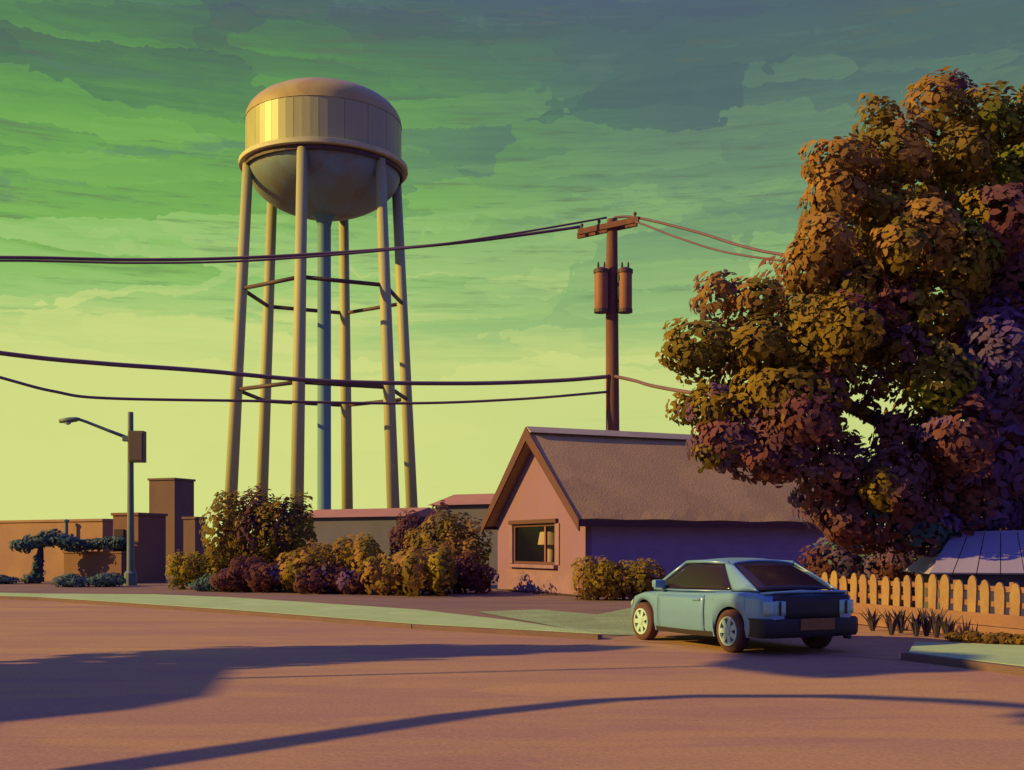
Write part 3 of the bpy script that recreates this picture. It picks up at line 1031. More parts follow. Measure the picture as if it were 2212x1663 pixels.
ST = [  # x, half width, shoulder z, centre z, bottom z
    (-2.10, 0.70, 0.80, 0.83, 0.36), (-2.06, 0.78, 0.86, 0.90, 0.30), (-1.95, 0.845, 0.90, 0.945, 0.27), (-1.55, 0.885, 0.925, 0.965, 0.25), (-1.0, 0.90, 0.91, 0.95, 0.22),
    (-0.2, 0.895, 0.885, 0.92, 0.20), (0.7, 0.885, 0.87, 0.92, 0.20), (1.2, 0.87, 0.83, 0.88, 0.21), (1.6, 0.82, 0.75, 0.80, 0.24), (1.85, 0.73, 0.66, 0.70, 0.28), (1.93, 0.62, 0.60, 0.63, 0.33)]
SX = np.array([s[0] for s in ST])
RX, FX, AR = -1.24, 1.24, 0.385


def st(x, i):
    return float(np.interp(x, SX, [s[i] for s in ST]))


def side_pt(x, t, off=0.0):
    """point on the left half of the body shell: t 0 at the lower edge, 1 on the centre line"""
    hw, zs, zc, zb = st(x, 1), st(x, 2), st(x, 3), st(x, 4)
    for wx in (RX, FX):
        if abs(x - wx) < AR:
            zb = max(zb, 0.31 + math.sqrt(AR * AR - (x - wx) ** 2))
    keyt = [0, 0.15, 0.4, 0.62, 0.70, 0.78, 1.0]
    ky = [hw * 0.955, hw * 0.99, hw * 1.0, hw * 0.985, hw * 0.955, hw * 0.88, 0.0]
    kz = [zb, zb + (zs - zb) * 0.2, zb + (zs - zb) * 0.55, zs - (zs - zb) * 0.12, zs - (zs - zb) * 0.035, zs, zc]
    y = float(np.interp(t, keyt, ky))
    z = float(np.interp(t, keyt, kz))
    n = Vector((0, math.cos(min(t, 0.78) * 1.2), math.sin(max(0, t - 0.6) * 2.0)))
    return Vector((x, y, z)) + n.normalized() * off


xs = sorted(set(list(np.linspace(-2.10, 1.93, 64)) + [RX - AR, RX + AR, FX - AR, FX + AR] + [wx + AR * math.cos(a) for wx in (RX, FX) for a in np.linspace(0.1, 3.04, 13)]))
ts = [0, 0.07, 0.15, 0.27, 0.4, 0.5, 0.58, 0.62, 0.66, 0.70, 0.74, 0.78, 0.84, 0.92, 1.0]
m = MB()
rows = []
for x in xs:
    lft = [side_pt(x, t) for t in ts]
    rgt = [Vector((p.x, -p.y, p.z)) for p in lft[-2::-1]]
    rows.append([m.bm.verts.new(p) for p in lft + rgt])
for a, b in zip(rows, rows[1:]):
    for k in range(len(a) - 1):
        m.bm.faces.new((a[k], a[k + 1], b[k + 1], b[k]))
for row in (rows[0], rows[-1]):
    m.bm.faces.new(row)
body = m.build('body', M['car'], car, smooth='angle')
m = MB()
m.box((-0.08, 0, 0.46), (3.7, 1.25, 0.42))
m.box((-0.0, 0, 0.42), (1.66, 1.66, 0.36))
m.box((-1.85, 0, 0.5), (0.35, 1.5, 0.34))
m.box((1.7, 0, 0.5), (0.3, 1.2, 0.3))
m.build('underbody', M['car_dark'], car)
for s in (1, -1):
    m = MB()
    m.grid(lambda u, v: (lambda p: Vector((p.x, s * p.y, p.z)))(side_pt(-0.62 + 1.34 * u, 0.03 + 0.62 * v, 0.006)), 12, 8)
    dr = m.build('door', M['car'], car, smooth=True, thick=-0.004)
    m = MB()
    hp = side_pt(-0.42, 0.58, 0.02)
    m.box((hp.x, s * hp.y, hp.z), (0.2, 0.03, 0.035), bev=0.008)
    m.build('handle', M['car'], dr)
    m = MB()
    m.grid(lambda u, v: (lambda p: Vector((p.x, s * p.y, p.z)))(side_pt(-0.82 + 1.62 * u, 0.0 + 0.085 * v, 0.012)), 12, 2)
    m.build('sill_trim', M['car_dark'], car)
    # mirror
    m = MB()
    m.box((0.62, s * 0.93, 0.985), (0.12, 0.2, 0.13), bev=0.03)
    m.box((0.66, s * 0.83, 0.94), (0.08, 0.1, 0.05))
    m.build('mirror', M['car'], car, smooth='angle')
    # headlight and tail light
    m = MB()
    m.grid(lambda u, v: (lambda p: Vector((p.x, s * p.y, p.z)))(side_pt(1.62 + 0.25 * u, 0.52 + 0.2 * v, 0.008)), 4, 4)
    m.build('headlight', M['lens'], car, smooth=True)
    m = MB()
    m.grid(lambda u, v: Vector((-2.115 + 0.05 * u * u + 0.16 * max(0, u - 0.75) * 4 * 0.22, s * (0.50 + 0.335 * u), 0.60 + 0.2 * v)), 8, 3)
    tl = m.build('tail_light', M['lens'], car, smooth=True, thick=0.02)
    m = MB()
    m.box((-2.128, s * 0.61, 0.70), (0.014, 0.03, 0.2))
    m.build('divider', M['car_dark'], tl)

# greenhouse
A, B, Cc, D = (0.98, 0.72, 0.905), (0.22, 0.60, 1.33), (-0.90, 0.60, 1.335), (-1.74, 0.72, 0.955)


def roof_fn(u, v):
    x = 0.24 - 1.17 * u
    hw = 0.61
    y = hw * (1 - 2 * v)
    q = 1 - (2 * v - 1) ** 2
    return Vector((x, y, 1.335 + 0.055 * q ** 0.7 + 0.03 * math.sin(math.pi * u)))


m = MB()
m.grid(roof_fn, 12, 12)
m.build('roof', M['car'], car, smooth=True, thick=0.03)


def patch(p00, p10, p11, p01, bulge, n=8):
    p00, p10, p11, p01, bulge = map(Vector, (p00, p10, p11, p01, bulge))

    def fn(u, v):
        p = (p00 * (1 - u) + p10 * u) * (1 - v) + (p01 * (1 - u) + p11 * u) * v
        return p + bulge * (4 * u * (1 - u)) * 0.7 + bulge * (4 * v * (1 - v)) * 0.3
    mm = MB()
    mm.grid(fn, n, n)
    return mm


mir = lambda p: (p[0], -p[1], p[2])
patch(A, mir(A), mir(B), B, (0.10, 0, 0.03)).build('windscreen', M['car_glass'], car, smooth=True, thick=0.01)
patch(D, mir(D), mir(Cc), Cc, (-0.09, 0, 0.03)).build('rear_window', M['car_glass'], car, smooth=True, thick=0.01)
for s in (1, -1):
    f = lambda p: (p[0], s * p[1], p[2])
    a0, b0, c0, d0 = (0.92, 0.78, 0.90), (0.20, 0.635, 1.325), (-0.84, 0.63, 1.325), (-1.26, 0.775, 0.935)
    patch(f(a0), f(d0), f(c0), f(b0), (0, s * 0.035, 0)).build('side_window', M['car_glass'], car, smooth=True, thick=0.01)
    m = MB()
    m.tube([f((1.0, 0.755, 0.895)), f((0.6, 0.70, 1.13)), f((0.23, 0.625, 1.345))], [0.035, 0.03, 0.03], 8)
    m.build('front_pillar', M['car'], car, smooth=True)
    # broad rear pillar
    patch(f((-1.22, 0.79, 0.93)), f((-1.80, 0.74, 0.945)), f((-0.96, 0.60, 1.345)), f((-0.82, 0.64, 1.335)), (0, s * 0.03, 0.01)).build('rear_pillar', M['car'], car, smooth=True, thick=0.025)
    m = MB()
    m.tube([f((0.22, 0.63, 1.345)), f((-0.3, 0.645, 1.36)), f((-0.90, 0.625, 1.345))], 0.028, 8)
    m.build('roof_rail', M['car'], car, smooth=True)
    m = MB()
    m.tube([f((0.95, 0.80, 0.89)), f((0.2, 0.835, 0.895)), f((-1.25, 0.82, 0.925))], 0.016, 6)
    m.build('belt_trim', M['car'], car, smooth=True)
# spoiler lip, bumper, plate
m = MB()
m.grid(lambda u, v: Vector((-2.10 + 0.14 * v + 0.10 * (2 * u - 1) ** 4, 0.76 * (2 * u - 1), 0.955 - 0.01 * v - 0.02 * (2 * u - 1) ** 4)), 16, 3)
m.build('spoiler', M['car'], car, smooth=True, thick=0.035)
m = MB()
prof = [(0, 0.27), (0.035, 0.32), (0.045, 0.42), (0.035, 0.52), (0.0, 0.55)]


def bump_fn(u, v):
    i = v * (len(prof) - 1)
    off = float(np.interp(i, range(len(prof)), [p[0] for p in prof]))
    z = float(np.interp(i, range(len(prof)), [p[1] for p in prof]))
    a = (u - 0.5) * 2
    y = 0.86 * max(-1, min(1, a * 1.12)) if abs(a) < 0.9 else math.copysign(0.86 + 0.02, a)
    x = -2.10 - off + 0.10 * min(abs(a), 0.9) ** 6 * 1.2 + (max(0, abs(a) - 0.9) * 3.2)
    return Vector((x, y, z))


m.grid(bump_fn, 40, 8)
m.build('rear_bumper', M['car_dark'], car, smooth=True)
m = MB()
m.box((-2.155, -0.05, 0.46), (0.02, 0.62, 0.17), bev=0.006)
m.build('number_plate', M['plate'], car)
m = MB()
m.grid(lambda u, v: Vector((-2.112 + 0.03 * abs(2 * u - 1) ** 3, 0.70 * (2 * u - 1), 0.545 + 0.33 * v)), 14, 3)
m.build('rear_shade_panel', M['car_dark'], car, smooth=True, thick=0.008)  # black panel paints the shade over the car's rear face
m = MB()
m.tube([(-2.085, 0.62, 0.90), (-2.09, 0.0, 0.925), (-2.085, -0.62, 0.90)], 0.008, 6)
m.build('boot_seam', M['car_dark'], car)
m = MB()
m.tube([(-2.16, -0.55, 0.27), (-2.27, -0.55, 0.265)], 0.035, 10)
m.build('exhaust', M['car_dark'], car)
for s in (1, -1):
    m = MB()
    m.tube([(lambda p: (p.x, s * p.y, p.z))(side_pt(-0.63, t, 0.001)) for t in (0.05, 0.2, 0.4, 0.55, 0.65)], 0.007, 5)
    m.build('door_gap', M['car_dark'], car)
    m = MB()
    m.tube([(lambda p: (p.x, s * p.y, p.z))(side_pt(0.73, t, 0.001)) for t in (0.05, 0.2, 0.4, 0.55, 0.65)], 0.007, 5)
    m.build('door_gap', M['car_dark'], car)
# wheels
for wx in (RX, FX):
    for s in (1, -1):
        mm = Matrix.Translation((wx, s * 0.79, 0.325)) @ Matrix.Rotation(-s * math.pi / 2, 4, 'X')
        m = MB()
        m.lathe([(0.20, -0.09), (0.29, -0.10), (0.32, -0.075), (0.325, 0.0), (0.32, 0.075), (0.29, 0.10), (0.215, 0.09)], 32, m=mm)
        ty = m.build('wheel', M['tyre'], car, smooth=True)
        m = MB()
        m.lathe([(0.22, 0.092), (0.205, 0.10), (0.19, 0.06), (0.0, 0.05)], 28, m=mm)
        m.build('rim_dish', M['rim_dark'], ty, smooth='angle')
        m = MB()
        m.lathe([(0.225, 0.085), (0.222, 0.108), (0.195, 0.108), (0.19, 0.08)], 28, m=mm)
        for q in range(7):
            a = 2 * math.pi * q / 7
            rr = mm @ Matrix.Rotation(a, 4, 'Z')
            m.box((0.11, 0, 0.088), (0.2, 0.075, 0.03), m=rr)
        m.lathe([(0.06, 0.07), (0.055, 0.112), (0.0, 0.116)], 14, m=mm)
        m.build('rim', M['rim'], ty, smooth='angle')

# ------------------------------------------------------------------ lavender shed behind the fence
sd = at(2006, HY, 22.4)
root = thing('garden_shed', 'lavender hip roofed shed behind the picket fence at right edge', 'shed', (sd.x, sd.y, 0), math.radians(-8))
m = MB()
m.box((2.6, 1.3, 0.52), (4.6, 2.0, 1.04))
m.build('wall', M['slate_wall'], root)
rp = [(0.0, 0.0, 1.05), (5.4, 0.0, 1.05), (5.4, 2.6, 1.05), (0.0, 2.6, 1.05)]
r0, r1 = (0.75, 1.3, 1.86), (4.6, 1.3, 1.94)
nseg = 12
for k in range(nseg):                                   # front slope in seamed panels
    f0, f1 = k / nseg + 0.002, (k + 1) / nseg - 0.002
    m = MB()
    e0, e1 = Vector(rp[0]).lerp(Vector(rp[1]), f0), Vector(rp[0]).lerp(Vector(rp[1]), f1)
    t0, t1 = Vector(r0).lerp(Vector(r1), f0), Vector(r0).lerp(Vector(r1), f1)
    m.prism([e0, e1, t1, t0], (0, -0.02, 0.03))
    m.build('roof_panel', M['lavender'], root)
m = MB()
m.poly([rp[0], r0, rp[3]])
m.poly([rp[1], rp[2], r1])
m.poly([rp[3], r0, r1, rp[2]])
m.build('hip_slope', M['lavender'], root)
m = MB()
m.tube([r0, r1], 0.05, 6)
m.build('ridge', M['lavender'], root)

# ------------------------------------------------------------------ big tree on the right
TRD = 24.0


def ec(x0, x1, y0, y1, d, dens=1.0, size=0.30, pals=None, ry=None):
    c = at((x0 + x1) / 2, (y0 + y1) / 2, d)
    rx, rz = (x1 - x0) / 2 / F * d * 1.10, (y1 - y0) / 2 / F * d * 1.10
    ry = ry or (rx + rz) / 2
    size *= 0.56
    n = 40 * dens * (rx * rz + rx * ry + ry * rz) / 3 / size ** 2 * 1.0
    return (c, (rx, ry, rz), max(40, n), size, pals or [(OLIVE, 1)])


tb = at(2165, HY, 27.0)
tree = thing('big_tree', 'huge spreading olive and rust leaved tree filling the right side', 'tree', (tb.x, tb.y, 0))
inv = Matrix.Translation((-tb.x, -tb.y, 0))
W = lambda px, py, d: inv @ at(px, py, d)
m = MB()
m.tube([(0, 0, -0.1), (-0.05, 0, 1.2), (0.02, 0.05, 3.0), (0.05, 0, 5.0), (-0.1, 0.1, 7.0), (-0.2, 0, 9.4)], [0.78, 0.6, 0.56, 0.5, 0.38, 0.15], 14)
m.build('trunk', M['bark'], tree, smooth=True)
limbs = [((0, 0, 3.2), (2000, 960, 24), (1800, 860, 23.3), (1600, 780, 23), 0.26),
         ((0.0, 0, 4.2), (1960, 700, 24), (1760, 560, 23.4), (1760, 420, 23.2), 0.24),
         ((0, 0, 5.5), (2080, 520, 24.6), (2000, 380, 24.4), (1960, 280, 24.2), 0.2),
         ((0, 0, 3.0), (1990, 1040, 23), (1800, 990, 22.6), (1640, 960, 22.6), 0.16),
         ((0, 0, 4.6), (2300, 640, 26), (2380, 520, 26), (2430, 470, 26), 0.25),
         ((0, 0, 6.2), (2240, 420, 26), (2330, 300, 27), (2400, 220, 27), 0.2)]
for a, b, c, d, r in limbs:
    m = MB()
    m.tube([a, W(*b), W(*c), W(*d)], [r, r * 0.75, r * 0.5, r * 0.2], 8)
    m.build('limb', M['bark'], tree, smooth=True)
O, R_, G_, MA, PL, TE, GO = OLIVE, RUST, GREEN, MAROON, PLUM, TEAL, GOLD
clumps = [
    ec(1495, 1600, 592, 690, 22.8, 0.9, .30, [(R_, 3), (MAUVE, 2)]), ec(1570, 1690, 600, 690, 22.6, 1, .30, [(R_, 3), (O, 1)]),
    ec(1440, 1590, 690, 800, 22.8, 1, .30, [(O, 4), (R_, 1)]), ec(1425, 1500, 720, 800, 22.9, .8, .26, [(O, 3)]),
    ec(1560, 1720, 690, 800, 22.5, 1, .32, [(O, 5), (PL, .4)]), ec(1570, 1780, 790, 920, 22.4, 1, .32, [(O, 6), (R_, .5)]),
    ec(1445, 1510, 850, 915, 22.9, .8, .26, [(O, 4), (PL, .6)]), ec(1460, 1530, 780, 830, 23.1, .35, .22, [(O, 3)]),
    ec(1690, 1800, 520, 640, 22.8, 1, .32, [(R_, 4), (O, 1)]), ec(1715, 1850, 460, 590, 22.6, 1.1, .32, [(R_, 5)]),
    ec(1735, 1880, 300, 400, 23, 1, .30, [(R_, 4), (O, 1)]), ec(1740, 1870, 370, 480, 22.8, 1, .32, [(R_, 5), (O, 1)]),
    ec(1850, 1940, 210, 300, 23.6, .7, .28, [(O, 3), (R_, 1)]), ec(1845, 2000, 260, 400, 23.4, 1, .32, [(O, 2), (R_, 3)]),
    ec(1950, 2080, 185, 300, 24, 1, .32, [(O, 4), (R_, 1)]), ec(2050, 2200, 195, 330, 24.2, 1, .32, [(O, 3), (G_, 1)]),
    ec(1970, 2100, 165, 230, 24.6, .8, .28, [(PL, 2), (O, 1), (MA, 1)]), ec(2150, 2330, 215, 360, 24.6, 1, .32, [(G_, 4), (O, 1)]),
    ec(2000, 2150, 290, 390, 23.5, .9, .32, [(O, 4)]), ec(2120, 2290, 320, 460, 24, 1, .32, [(G_, 4)]),
    ec(1850, 1960, 380, 520, 23.2, 1, .32, [(O, 3), (R_, 1)]), ec(1930, 2060, 425, 580, 22.8, 1, .32, [(R_, 4), (O, 1)]),
    ec(2010, 2150, 480, 640, 23, 1, .32, [(O, 3), (G_, 1.5)]), ec(2100, 2280, 480, 680, 24, 1, .32, [(MA, 3), (O, 1), (PL, .7)]),
    ec(1780, 1900, 560, 700, 22.8, 1, .32, [(O, 4), (MA, 1)]), ec(1850, 1990, 580, 740, 23, .9, .32, [(MA, 4), (O, 1), (PL, .4)]),
    ec(1960, 2090, 600, 720, 23, .7, .32, [(O, 3), (MA, 1)]), ec(1690, 1850, 640, 800, 22.5, 1, .32, [(O, 4), (R_, .5)]),
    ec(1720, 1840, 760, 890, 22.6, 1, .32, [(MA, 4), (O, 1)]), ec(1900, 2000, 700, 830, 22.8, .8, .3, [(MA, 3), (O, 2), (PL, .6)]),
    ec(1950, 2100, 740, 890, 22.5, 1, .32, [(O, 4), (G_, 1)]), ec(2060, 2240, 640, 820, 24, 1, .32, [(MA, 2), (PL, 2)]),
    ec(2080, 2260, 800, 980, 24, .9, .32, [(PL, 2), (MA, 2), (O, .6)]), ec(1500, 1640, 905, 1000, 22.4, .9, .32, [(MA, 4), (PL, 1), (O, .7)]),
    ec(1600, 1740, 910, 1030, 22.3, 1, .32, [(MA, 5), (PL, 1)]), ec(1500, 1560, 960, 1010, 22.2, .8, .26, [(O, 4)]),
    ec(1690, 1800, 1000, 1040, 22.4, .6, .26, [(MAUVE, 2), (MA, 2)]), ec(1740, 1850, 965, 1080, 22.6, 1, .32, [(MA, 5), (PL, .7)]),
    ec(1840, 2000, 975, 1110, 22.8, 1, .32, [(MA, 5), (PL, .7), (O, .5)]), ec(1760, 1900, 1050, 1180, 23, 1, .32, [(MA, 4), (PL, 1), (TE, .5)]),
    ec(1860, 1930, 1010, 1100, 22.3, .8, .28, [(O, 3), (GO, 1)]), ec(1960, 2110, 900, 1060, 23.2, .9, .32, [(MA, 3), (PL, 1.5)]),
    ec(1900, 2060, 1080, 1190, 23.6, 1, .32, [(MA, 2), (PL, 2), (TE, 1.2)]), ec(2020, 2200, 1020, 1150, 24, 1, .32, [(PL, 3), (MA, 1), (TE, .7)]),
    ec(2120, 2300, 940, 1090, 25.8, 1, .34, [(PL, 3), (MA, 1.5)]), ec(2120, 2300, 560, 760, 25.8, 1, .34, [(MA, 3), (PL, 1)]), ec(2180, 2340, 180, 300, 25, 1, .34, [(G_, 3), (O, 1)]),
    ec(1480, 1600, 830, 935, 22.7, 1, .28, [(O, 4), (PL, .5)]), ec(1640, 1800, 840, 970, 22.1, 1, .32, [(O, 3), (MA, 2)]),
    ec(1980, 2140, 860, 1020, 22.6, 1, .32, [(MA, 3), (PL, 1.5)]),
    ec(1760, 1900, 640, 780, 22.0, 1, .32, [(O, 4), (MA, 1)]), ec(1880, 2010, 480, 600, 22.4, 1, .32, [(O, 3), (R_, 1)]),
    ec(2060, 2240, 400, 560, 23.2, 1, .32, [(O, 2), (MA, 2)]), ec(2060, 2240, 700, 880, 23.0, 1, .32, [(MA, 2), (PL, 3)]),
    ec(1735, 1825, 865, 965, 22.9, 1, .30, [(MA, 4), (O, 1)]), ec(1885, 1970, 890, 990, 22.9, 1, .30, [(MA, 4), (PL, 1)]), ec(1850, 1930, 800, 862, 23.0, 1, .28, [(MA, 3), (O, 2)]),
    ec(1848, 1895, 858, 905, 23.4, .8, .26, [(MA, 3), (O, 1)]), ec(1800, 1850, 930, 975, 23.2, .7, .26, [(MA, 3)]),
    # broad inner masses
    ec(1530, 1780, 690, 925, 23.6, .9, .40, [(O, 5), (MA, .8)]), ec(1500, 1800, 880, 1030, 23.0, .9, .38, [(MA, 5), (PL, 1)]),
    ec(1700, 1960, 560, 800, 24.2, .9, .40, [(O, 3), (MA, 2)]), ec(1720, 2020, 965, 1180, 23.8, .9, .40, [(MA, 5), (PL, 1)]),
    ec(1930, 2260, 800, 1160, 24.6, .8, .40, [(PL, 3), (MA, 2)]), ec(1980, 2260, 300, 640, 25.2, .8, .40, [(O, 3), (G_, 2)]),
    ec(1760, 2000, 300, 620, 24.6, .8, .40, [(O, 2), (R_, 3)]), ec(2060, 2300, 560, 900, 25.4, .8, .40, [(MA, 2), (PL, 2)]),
    # the part of the crown beyond the frame
    ec(2280, 2520, 240, 460, 25.5, .8, .36, [(G_, 3), (O, 1)]), ec(2260, 2560, 440, 720, 25, .8, .36, [(O, 3), (MA, 1)]),
    ec(2280, 2560, 700, 960, 25.5, .7, .36, [(O, 2), (MA, 2)]), ec(1900, 2300, 300, 620, 27.5, .6, .40, [(O, 3), (G_, 1)]),
    ec(1650, 2250, 560, 790, 27.5, .65, .42, [(O, 2), (MA, 2)]), ec(2250, 2550, 950, 1130, 25.5, .7, .36, [(MA, 2), (PL, 2)]),
]
cl2 = [(inv @ c, r, n, s, p) for c, r, n, s, p in clumps]
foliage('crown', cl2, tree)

# ------------------------------------------------------------------ bushes


def bush(name, label, px0, px1, py0, py1, d, pals, size=0.24, dens=1.3, cat='bush', group=None, lobes=5, ry=None, shape='round', seed=0):
    random.seed(seed + int(px0))
    s = F / d
    rx = (px1 - px0) / 2 / s
    c = at((px0 + px1) / 2, HY, d)
    h = EYE + (HY - py0) / s
    ry = ry or min(rx, 1.6)
    root = thing(name, label, cat, (c.x, c.y, 0), 0, group)
    cl = []
    area = lambda a, b, cc: (a * b + b * cc + a * cc) / 3
    for k in range(lobes):
        f = (k + 0.5) / lobes * 2 - 1
        if shape == 'round':
            hh = h * (1 - 0.38 * f * f) * random.uniform(0.82, 1.0)
        elif shape == 'box':
            hh = h * random.uniform(0.93, 1.0)
        elif shape == 'wedge':
            hh = h * (1.0 - 0.11 * (f + 1)) * random.uniform(0.96, 1.0)
        else:                                            # rising to the right
            hh = h * (0.72 + 0.14 * (f + 1)) * random.uniform(0.92, 1.0)
        lr = rx / lobes * (1.75 if lobes > 1 else 1.0)
        cx = f * (rx - lr * 0.72)
        ctr = Vector((cx, random.uniform(-0.3, 0.3) * ry, hh * 0.5))
        rad = (lr, ry * random.uniform(0.8, 1.0), hh * 0.5)
        cl.append((ctr, rad, max(30, dens * 20 * area(*rad) / (size * 0.6) ** 2), size * 0.6, pals))
    foliage('foliage', cl, root)
    m = MB()
    for k in range(max(2, lobes)):
        f = (k + 0.5) / max(2, lobes) * 2 - 1
        m.tube(wobble((f * rx * 0.5, 0, -0.05), (f * rx * 0.8, 0, h * 0.6), 3, 0.05), [0.06, 0.05, 0.03, 0.015], 6)
    m.build('stem', M['stem'], root)
    return root


BG = 'bushes massed behind the pavement'
bush('bush', 'large dark olive bush at the foot of the left tower legs', 438, 682, 1050, 1260, 43, [(O, 6), (WINE, 1.0), (GO, .4)], .34, 1.4, group=BG, lobes=5, shape='box', seed=1)
bush('low_hedge', 'bright yellow olive low hedge right of the brown buildings', 356, 502, 1188, 1255, 42, [(GO, 5), (G_, 1)], .22, 1.3, 'hedge', BG, 5, 0.7, 'box', 2)
bush('low_shrub', 'small dark teal shrub below the yellow hedge', 402, 515, 1238, 1272, 40, [(TE, 3)], .16, 1.2, 'shrub', BG, 4, 0.5, 'round', 3)
bush('bush', 'golden brown bush in the middle of the row with flat slanting top', 606, 838, 1142, 1276, 39.5, [(GO, 2), (R_, 2), (O, 2)], .30, 1.3, group=BG, lobes=6, shape='rise', seed=4)
bush('bush', 'rusty gold rounded bush nearest the pavement left of the cottage', 778, 990, 1164, 1284, 37, [(R_, 3), (GO, 1.5), (O, 2)], .30, 1.3, group=BG, lobes=6, shape='rise', seed=5)
bush('bush', 'tall olive bush touching the left side of the cottage', 866, 1064, 1070, 1262, 43.5, [(O, 4), (R_, 1.5), (WINE, .6)], .32, 1.3, group=BG, lobes=4, shape='round', seed=6)
bush('red_shrub', 'pointed crimson shrub in front of the right tower leg', 836, 930, 1076, 1262, 45, [(WINE, 5), ([(0.13, 0.022, 0.05)], 3)], .26, 1.3, 'shrub', BG, 2, 0.9, 'rise', 7)
bush('bush', 'low maroon bush filling the gap below the large olive bush', 462, 660, 1198, 1284, 40, [(WINE, 5), (PL, .4)], .26, 1.3, group=BG, lobes=6, seed=8)
bush('bush', 'low maroon bush under the golden brown middle bush', 630, 815, 1212, 1286, 38.3, [(WINE, 5), (PL, .4)], .26, 1.3, group=BG, lobes=6, seed=9)
bush('bush', 'dark maroon bush against the lower left of the cottage wall', 940, 1070, 1180, 1286, 38.5, [(WINE, 5), (PL, 1.5)], .26, 1.3, group=BG, lobes=3, seed=10)
bush('cottage_hedge', 'wedge shaped ochre hedge between the cottage and the parked car', 1230, 1446, 1196, 1295, 33.6, [(GO, 2), (R_, 1.5), (O, 3)], .22, 1.6, 'hedge', None, 6, 0.8, 'wedge', 11)
bush('dark_shrub', 'dark blue green shrub behind the car roof beside the cottage', 1730, 1905, 1100, 1250, 30, [(TE, 2), (PL, 2), (WINE, 2)], .26, 1.3, 'shrub', 'dark shrubs behind the fence', 4, 1.2, 'round', 12)
bush('dark_shrub', 'dark plum shrub behind the left part of the picket fence', 1860, 2080, 1070, 1250, 29, [(PL, 3), (WINE, 2), (TE, 1.5)], .26, 1.3, 'shrub', 'dark shrubs behind the fence', 4, 1.2, 'round', 13)
bush('tall_hedge', 'tall dark plum hedge behind the lavender shed', 1980, 2440, 960, 1260, 36, [(PL, 4), (WINE, 2), (TE, 1)], .40, 1.3, 'hedge', None, 6, 1.6, 'box', 14)
# far left dark evergreens
LG = 'dark evergreens in front of the orange building'
bush('low_shrub', 'dark blue shrub cut by the left picture edge', -50, 46, 1240, 1266, 48, [(TE, 3)], .18, 1.3, 'shrub', LG, 3, 0.6, 'round', 15)
bush('low_shrub', 'round dark blue shrub in front of the garden wall', 114, 200, 1236, 1272, 44.5, [(TE, 3)], .18, 1.3, 'shrub', LG, 3, 0.7, 'round', 16)
bush('low_shrub', 'dark blue shrub just left of the street lamp foot', 188, 274, 1232, 1272, 44.5, [(TE, 3)], .18, 1.3, 'shrub', LG, 3, 0.7, 'round', 17)
wh = at(205, HY, 48.6)
root = thing('wall_hedge', 'dark blue clipped hedge resting along the garden wall top', 'hedge', (wh.x, wh.y, 1.35), math.radians(-10))
foliage('foliage', [(Vector((x, 0, 0.25 + 0.07 * (x + 1.3))), (0.55, 0.3, 0.27), 160, 0.17, [(TE, 3)]) for x in (-1.1, -0.5, 0.1, 0.65, 1.15)], root)
m = MB()
m.tube([(-1.3, 0, 0.12), (0, 0.02, 0.16), (1.3, 0, 0.2)], 0.05, 6)
m.build('stem', M['stem'], root)
ft = at(84, HY, 48.5)
root = thing('flat_topped_tree', 'small dark blue tree with flat slanting crown at far left', 'tree', (ft.x, ft.y, 0))
fz = lambda py: EYE + (HY - py) / F * 48.5
fs = F / 48.5
foliage('crown', [(Vector(((px - 84) / fs, 0, fz(py))), (0.62, 0.6, rz), 190, 0.2, [(TE, 3)]) for px, py, rz in ((52, 1178, .25), (72, 1170, .26), (95, 1166, .28), (112, 1160, .34), (135, 1166, .26), (150, 1170, .2))], root)
foliage('trunk_ivy', [(Vector(((px - 84) / fs, -0.05, fz(py))), (rx, 0.3, rz), 130, 0.2, [(TE, 3)]) for px, py, rx, rz in ((84, 1212, .2, .35), (82, 1235, .28, .4), (72, 1250, .5, .25))], root)
m = MB()
m.tube([(-0.35, 0, -0.05), (-0.05, 0, 0.6), (0.05, 0, 1.2), (0.1, 0, fz(1172))], [0.3, 0.22, 0.16, 0.08], 10)
m.build('trunk', M['bark'], root, smooth=True)

# plants along the fence foot


def spiky(label, px, py0, py1, d, group, n=9, spread=0.12):
    c = at(px, HY, d)
    s = F / d
    h = (py1 - py0) / s
    root = thing('spiky_plant', label, 'plant', (c.x, c.y, 0), random.uniform(0, 6), group)
    for k in range(n):
        a = 2 * math.pi * k / n + random.uniform(-.3, .3)
        l = random.uniform(0.7, 1.0) * h
        sp = spread * random.uniform(0.6, 1.4)
        p0 = Vector((0.02 * math.cos(a), 0.02 * math.sin(a), 0))
        p1 = Vector((sp * math.cos(a) * 0.6, sp * math.sin(a) * 0.6, l * 0.6))
        p2 = Vector((sp * math.cos(a) * 1.5, sp * math.sin(a) * 1.5, l))
        t = Vector((-math.sin(a), math.cos(a), 0)) * 0.035
        m = MB()
        m.poly([p0 - t * .6, p0 + t * .6, p1 + t, p1 - t])
        m.poly([p1 - t, p1 + t, p2])
        m.build('leaf', M['spike'], root, thick=0.006)
    return root


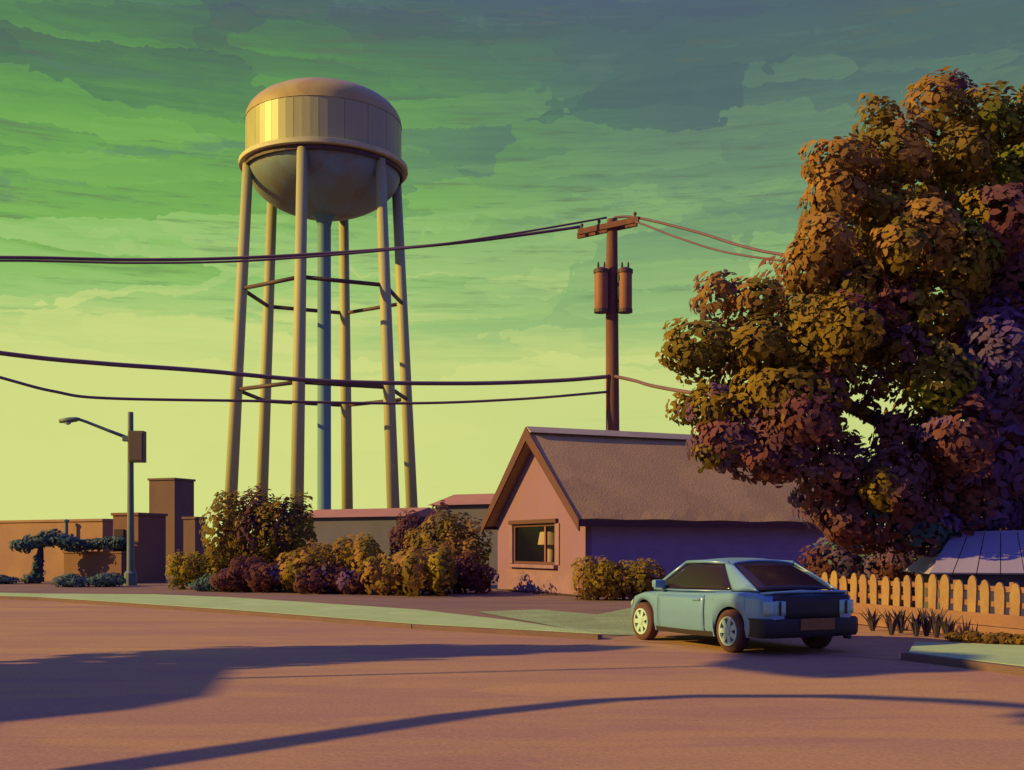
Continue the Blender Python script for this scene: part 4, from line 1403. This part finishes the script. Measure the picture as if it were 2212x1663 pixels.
M['spike'] = paint('spike_leaf', (0.05, 0.035, 0.06), (0.04, 0.03, 0.05), 0.7, 6.0)
random.seed(3)
for (px, d), ex in zip(((1884, 21.2), (1925, 20.2), (1945, 20.6), (1978, 19.9), (2000, 20.0), (2022, 19.6), (2045, 19.4)),
                       ('nearest the car tail', 'second from the car tail', 'third from the car tail', 'in the middle of the row', 'just right of the middle of the row', 'second from the right end of the row', 'next to the brown shrubs')):
    hgt = random.uniform(0.42, 0.62)
    spiky('dark spiky plant at the fence foot, ' + ex, px, 0, hgt * F / d, d, 'spiky plants at the fence foot', 13, 0.13)
for (x0, x1, py), ex in zip(((2044, 2086, 1362), (2080, 2120, 1358), (2116, 2160, 1364), (2152, 2192, 1362), (2186, 2232, 1366)),
                            ('nearest the spiky plants', 'second from the spiky plants', 'in the middle of the row', 'second from the picture edge', 'cut by the picture edge')):
    bush('brown_shrub', 'low brown shrub before the fence boards, ' + ex, x0, x1, py, 1400, 18.9 - (x0 - 2044) / 150 * 0.9, [(OLIVE, 2), ([(0.13, 0.075, 0.03)], 3)], .10, 1.5, 'shrub', 'brown shrubs along the fence foot', 2, 0.22, 'round', 20)

# ------------------------------------------------------------------ unseen things added beyond the left edge, shaped to throw the long road shadows
TSUN = math.tan(SUN_EL)


def caster(X, Y, x0):
    """point at x = x0 that throws its shadow on ground point (X, Y)"""
    s = X - x0
    return Vector((x0, Y - s * math.tan(SUN_AZ), s / math.cos(SUN_AZ) * TSUN))


XC = -17.5
prof = [caster(*gp(*q).xy, XC) for q in ((-90, 1600), (0, 1562), (300, 1532), (462, 1502), (480, 1478), (500, 1452), (520, 1434))]  # roofline worked back from the shadow it has to throw
root = thing('shadow_house', 'plain long house with a sloping roof added out of view left of the road for its shadow', 'house', (XC, 0, 0))
prof = [Vector((0, q.y, q.z)) for q in prof]
pr = [Vector((0, prof[0].y - 2, 0)), Vector((0, prof[0].y - 2, prof[0].z * 0.97))] + prof + [Vector((0, prof[-1].y + 0.05, 0))]
m = MB()
m.prism(pr, (-5, 0, 0))
m.build('wall', M['mauve_wall'], root)
m = MB()
m.box((0.03, (prof[1].y + prof[3].y) / 2, 1.5), (0.1, 1.2, 1.2))
m.build('window', M['car_glass'], root)
# unseen columnar tree added beyond that house: its crown throws the pointed shadow
XT = -16.0
sp = [(330, 1424, 22), (480, 1420, 26), (620, 1416, 24), (760, 1411, 19), (900, 1407, 15), (1040, 1404, 11), (1160, 1402, 7), (1230, 1401, 4)]
cs = [caster(*gp(px, py).xy, XT) for px, py, _ in sp]
root = thing('shadow_column_tree', 'tall narrow tree with tapering crown added unseen left of the road to cast a pointed shadow', 'tree', (XT, cs[0].y, 0))
cl = []
for (px, py, hp), c in zip(sp, cs):
    ry = (gp(px, py - hp).y - gp(px, py + hp).y) / 2
    cl.append((Vector((0, c.y - cs[0].y, c.z)), (max(0.3, ry * 0.6), ry, 0.5), 260, 0.36, [(OLIVE, 2), (GREEN, 1)]))
foliage('crown', cl, root)
m = MB()
m.tube([(0, 0, -0.05), (0, 0, cs[0].z * 0.6), (0, cs[-1].y - cs[0].y, cs[-1].z)], [0.22, 0.18, 0.04], 10)
m.build('trunk', M['bark'], root, smooth=True)

# unseen palm added and bent so its trunk throws the thin curved shadow
pts2 = [(120, 1700), (220, 1662), (500, 1620), (700, 1590), (1000, 1545), (1300, 1513), (1500, 1504), (1800, 1504), (2050, 1514), (2300, 1532)]
tr = []
for i, (px, py) in enumerate(pts2):
    gq = gp(px, py)
    tr.append(caster(gq.x, gq.y, -9.5 - 0.1 * i))
base = Vector((-9.3, tr[0].y - 2.2, 0))
root = thing('shadow_palm', 'tall palm with long bowed trunk added out of view to cast the curved shadow', 'tree', base)
m = MB()
P3 = [Vector((0, 0, -0.05)), Vector((0.02, 0.8, tr[0].z * 0.5))] + [p - base for p in tr]
m.tube(P3, [0.22, 0.18] + [0.16, 0.15, 0.15, 0.14, 0.14, 0.14, 0.13, 0.13, 0.12, 0.11][:len(tr)], 10)
m.build('trunk', M['bark'], root, smooth=True)
foliage('crown', [(P3[-1] + Vector((0, -0.6, 0.4)), (0.9, 0.9, 0.5), 260, 0.4, [(O, 2), (G_, 1)])], root)

# unseen tree added so its crown darkens the road behind the car
q0, q1 = gp(1590, 1422), gp(2010, 1440)
cc = caster((q0.x + q1.x) / 2, (q0.y + q1.y) / 2 - 0.1, -13.0)
root = thing('shadow_tree', 'slender tree with small crown added out of view to darken the road behind the car', 'tree', (cc.x, cc.y, 0))
hz = (q1.x - q0.x) / 2 * TSUN
foliage('crown', [(Vector((0, 0.1, cc.z)), (0.8, 1.5, hz * 1.05), 3600, 0.36, [(O, 2), (MA, 1)]), (Vector((0, -0.5, cc.z + 0.45)), (0.7, 0.8, hz * 0.6), 1200, 0.36, [(O, 2)])], root)
m = MB()
m.tube([(0, 0, -0.05), (0.02, 0.02, cc.z * 0.5), (0, 0, cc.z)], [0.09, 0.06, 0.04], 8)
m.build('trunk', M['bark'], root, smooth=True)
